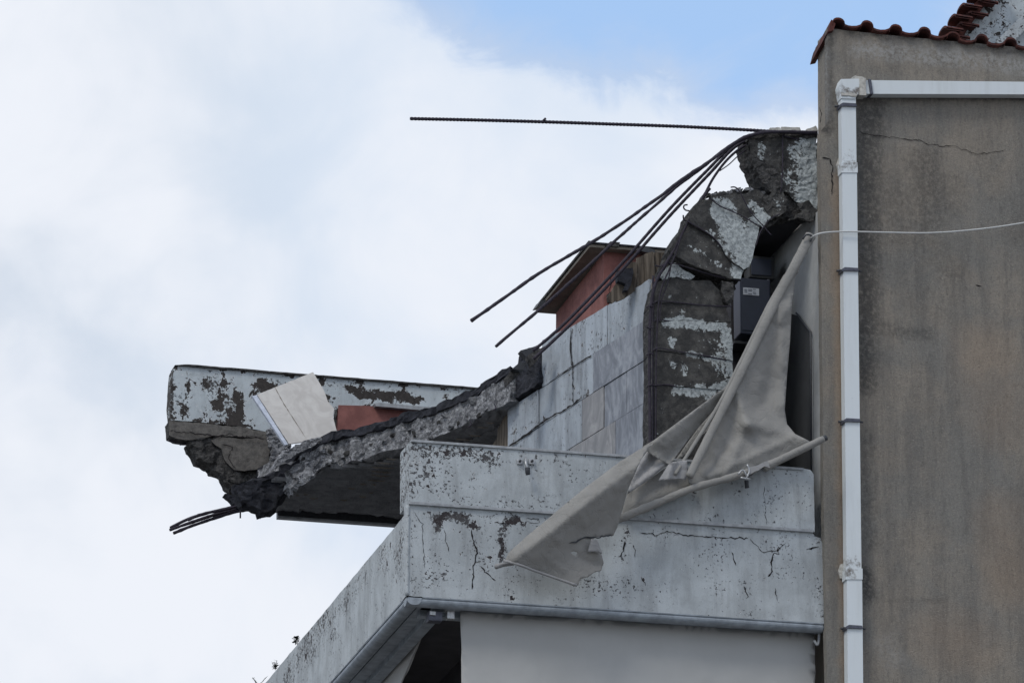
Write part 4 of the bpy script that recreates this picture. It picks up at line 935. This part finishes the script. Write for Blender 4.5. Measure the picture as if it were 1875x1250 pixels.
main = fold(47.98, [((1478, 440), (1330, 728), 11, .05), ((1430, 560), (1432, 740), 13, .04), ((1368, 778), (1330, 868), 13, .06), ((1375, 780), (1400, 850), 12, .03), ((1455, 800), (1300, 872), 8, .03), ((1365, 775), (1478, 806), 22, .05), ((1348, 712), (1368, 778), 14, .08), ((1362, 792), (1300, 850), 24, -.03), ((1445, 560), (1360, 690), 22, .05), ((1425, 600), (1400, 740), 16, -.05),
                    ((1340, 820), (1300, 870), 14, .05), ((1366, 790), (1410, 800), 12, -.012), ((1400, 560), (1345, 700), 10, -.05)],
            [(1478, 440, 0), (1440, 700, .0), (1440, 780, .05), (1482, 808, .2), (1350, 860, .2), (1260, 880, .22), (1300, 800, .16), (1340, 705, .08), (1380, 700, .10), (1400, 600, .02)])
chunk('main_sheet', [(1472, 436), (1484, 440), (1482, 452), (1466, 480), (1456, 510), (1450, 560), (1447, 620), (1441, 690), (1437, 750), (1441, 776), (1456, 794), (1482, 807), (1480, 815), (1440, 834), (1400, 852), (1345, 876), (1290, 893), (1262, 885), (1258, 868),
                     (1296, 800), (1330, 728), (1380, 625), (1420, 545), (1458, 468)], main, FT, M['fabric'], aw, cell=6, smooth=True, seed=120)
# double rolled fold along the left of the main sheet
tube('rolled_fold', [at(1477, 445, 47.92), at(1452, 492, 47.90), at(1420, 552, 47.89), at(1370, 655, 47.83), at(1330, 735, 47.78), at(1290, 815, 47.70), at(1262, 872, 47.62)], .050, M['fabric'], aw, seg=14, flat=.55, wob=.12, rend=.040)
tube('rolled_fold', [at(1440, 505, 47.93), at(1408, 560, 47.90), at(1352, 672, 47.85), at(1318, 738, 47.80), at(1268, 818, 47.74), at(1236, 868, 47.66)], .028, M['fabric'], aw, seg=12, flat=.6, wob=.15, rend=.016)
tube('rolled_end', [at(1484, 432, 47.95), at(1476, 446, 47.93), at(1462, 474, 47.92), at(1455, 500, 47.93)], .060, M['fabric'], aw, seg=14, flat=.8, wob=.1, rend=.03)
tube('cord', [at(1470, 438, 47.88), at(1476, 430, 47.86), at(1486, 432, 47.88), at(1484, 442, 47.88)], .010, M['darkmetal'], aw, sub=4)
left = fold(47.88, [((1325, 712), (1200, 812), 10, .05), ((1320, 735), (1225, 840), 14, -.09), ((1290, 740), (1200, 800), 7, .03), ((1300, 750), (1215, 815), 8, .03)], [(1340, 700, .02), (1200, 812, .12), (1225, 848, .16), (1300, 760, .04)])
chunk('left_sheet', [(1352, 682), (1326, 710), (1262, 757), (1198, 805), (1176, 818), (1196, 834), (1226, 851), (1262, 802), (1312, 745), (1345, 705)], left, FT, M['fabric'], aw, cell=6, smooth=True, seed=121)
chunk('inner_sheet', [(1316, 738), (1278, 785), (1228, 852), (1242, 842), (1270, 820), (1278, 800), (1300, 790), (1340, 702)], sY(47.99), FT, M['fabric'], aw, cell=6, smooth=True, rough=.01, seed=122)
flap = fold(47.80, [((1178, 842), (950, 1018), 50, .24), ((1128, 960), (1168, 860), 8, .03), ((1010, 975), (985, 1020), 16, .02), ((1060, 1020), (1095, 1035), 9, -.025)],
            [(930, 1030, .0), (1190, 815, .08), (1054, 1072, .10), (1130, 970, .04), (1060, 900, .10)])
chunk('lower_flap', [(1197, 810), (1168, 824), (1136, 844), (1104, 868), (1072, 892), (1014, 940), (960, 985), (931, 1012), (924, 1028), (950, 1034), (976, 1044), (1054, 1073), (1060, 1068), (1062, 1060), (1078, 1055), (1090, 1046), (1101, 1044), (1105, 1030), (1102, 1015), (1094, 1000), (1085, 988),
      (1091, 982), (1123, 980), (1130, 966), (1140, 932), (1149, 898), (1162, 868), (1174, 841), (1186, 822)], flap, FT, M['fabric'], aw, cell=6, ejit=.8, smooth=True, seed=123, holes=[[(1044, 1011), (1050, 1008), (1057, 1011), (1054, 1016), (1048, 1014)]])
tube('seam', [flap(922, 1026)-Vector((0, .006, 0)), flap(950, 1034)-Vector((0, .012, 0)), flap(976, 1044)-Vector((0, .012, 0)), flap(1016, 1058)-Vector((0, .012, 0)), flap(1056, 1072)-Vector((0, .012, 0))], .014, M['fabric2'], aw, sub=3)
tube('hem_rod', [at(908, 1037, 47.70), at(922, 1033, 47.74), at(940, 1031, 47.80)], .026, M['fabric2'], aw, sub=3, rend=.02)
curl = lambda x, y: at(x, y, 47.60+.0016*abs(x-1085)*1.0+.0012*(y-985))
chunk('curled_scrap', [(1083, 986), (1094, 988), (1103, 1013), (1090, 1009), (1076, 1010)], curl, FT, M['fabric2'], aw, cell=5, smooth=True, seed=124)
crack([(1042, 996), (1060, 990), (1070, 984), (1086, 984), (1122, 979)], 0, 4, M['darkmetal'], aw, surf=lambda x, y: flap(x, y)-Vector((0, .012, 0)), seed=125, name='frayed_edge')
backp = fold(47.84, [((1196, 816), (1150, 895), 9, .05), ((1205, 830), (1155, 890), 9, -.04), ((1215, 850), (1150, 900), 9, .06)], None)
chunk('creased_scrap', [(1195, 812), (1205, 830), (1219, 845), (1226, 850), (1215, 856), (1188, 878), (1149, 904), (1158, 872), (1174, 841)], backp, FT, M['fabric2'], aw, cell=5, smooth=True, seed=126)
chunk('inner_shadow_sheet', [(1149, 900), (1190, 876), (1225, 852), (1265, 872), (1270, 890), (1200, 925), (1138, 945)], fold(47.90, [((1160, 925), (1262, 885), 9, .03)], None), FT, M['fabric'], aw, cell=7, smooth=True, rough=.01, seed=127)
chunk('white_patch', [(1224, 850), (1232, 845), (1258, 842), (1260, 858), (1256, 878), (1244, 876), (1222, 878), (1205, 880), (1214, 866)], fold(47.70, [((1232, 846), (1222, 878), 6, .05)], None), FT, M['fabric2'], aw, cell=5, smooth=True, seed=128)
# roller tube with cloth round it
tube('roller', [at(1128, 952, 47.80), at(1200, 922, 47.75), at(1270, 893, 47.68), at(1345, 872, 47.64), at(1385, 858, 47.62)], .044, M['fabric'], aw, seg=18, sub=14, wob=.22, rend=.032, flat=.8)
tube('roller_core', [at(1370, 864, 47.63), at(1400, 851, 47.63), at(1440, 836, 47.62)], .026, M['darkmetal'], aw, seg=12, sub=2)
tube('roller_sleeve', [at(1398, 856, 47.62), at(1440, 836, 47.62), at(1508, 803, 47.60)], .046, M['fabric'], aw, seg=16, sub=10, rend=.034, wob=.12)
tube('end_cap', [at(1506, 804, 47.60), at(1513, 801, 47.60)], .030, M['darkmetal'], aw, seg=14, sub=1)
chunk('torn_cuff', [(1368, 856), (1385, 852), (1396, 846), (1406, 843), (1410, 856), (1400, 853), (1390, 860), (1372, 868)], sY(47.56), (0, .01, 0), M['fabric2'], aw, cell=4, ejit=1, rough=.008)
for P in ([(1352, 868), (1360, 860), (1368, 872)], [(1368, 850), (1372, 862), (1366, 876)], [(1356, 874), (1374, 877)]): tube('fixing', [at(x, y, 47.56) for x, y in P], .010, M['metal'], aw, sub=3)

# ================================================================== WEEDS on the balcony side
def weed(px, py, h, n, label, kind):
    base = atX(px, py, XC+.07); wq = thing('weed', label, 'plant', base, 'weeds on the balcony side ledge')
    rnd = random.Random(int(px)); tips = []
    for i in range(n):
        a = rnd.uniform(-1.2, 1.2); L = h*rnd.uniform(.6, 1)
        P = [base, base+Vector((a*.15*L, rnd.uniform(-.1, .1)*L, L*.5)), base+Vector((a*.55*L, rnd.uniform(-.2, .2)*L, L))]
        tube('stem', P, .0035, M['leafd'], wq, sub=4, seg=5); tips.append(P)
    vs, fs = [], []
    for P in tips:
        for k in range(10 if kind else 5):
            t = .25+.75*k/(9 if kind else 4); q = P[0].lerp(P[1], min(1, t*2)) if t < .5 else P[1].lerp(P[2], t*2-1)
            d = Vector((rnd.uniform(-1, 1), rnd.uniform(-1, 1), rnd.uniform(-.3, .8))).normalized(); s = (.022 if kind else .045)*rnd.uniform(.7, 1.3)
            e = d.cross(Vector((0, 0, 1))).normalized()*s*(.35 if kind else .5); n0 = len(vs)
            vs += [q, q+d*s*.5+e, q+d*s, q+d*s*.5-e]; fs.append((n0, n0+1, n0+2, n0+3))
    link('foliage', vs, fs, M['leafd'] if not kind else M['leaf'], wq)
weed(541, 1180, .12, 4, 'dark round-leaved weed highest on the balcony side ledge', 0)
weed(504, 1226, .11, 4, 'dark leafy weed in the middle of the balcony side ledge', 0)
weed(474, 1262, .20, 3, 'upright feathery green weed low on the balcony side ledge', 1)
weed(452, 1288, .22, 3, 'spreading green weed at the bottom left of the ledge', 0)
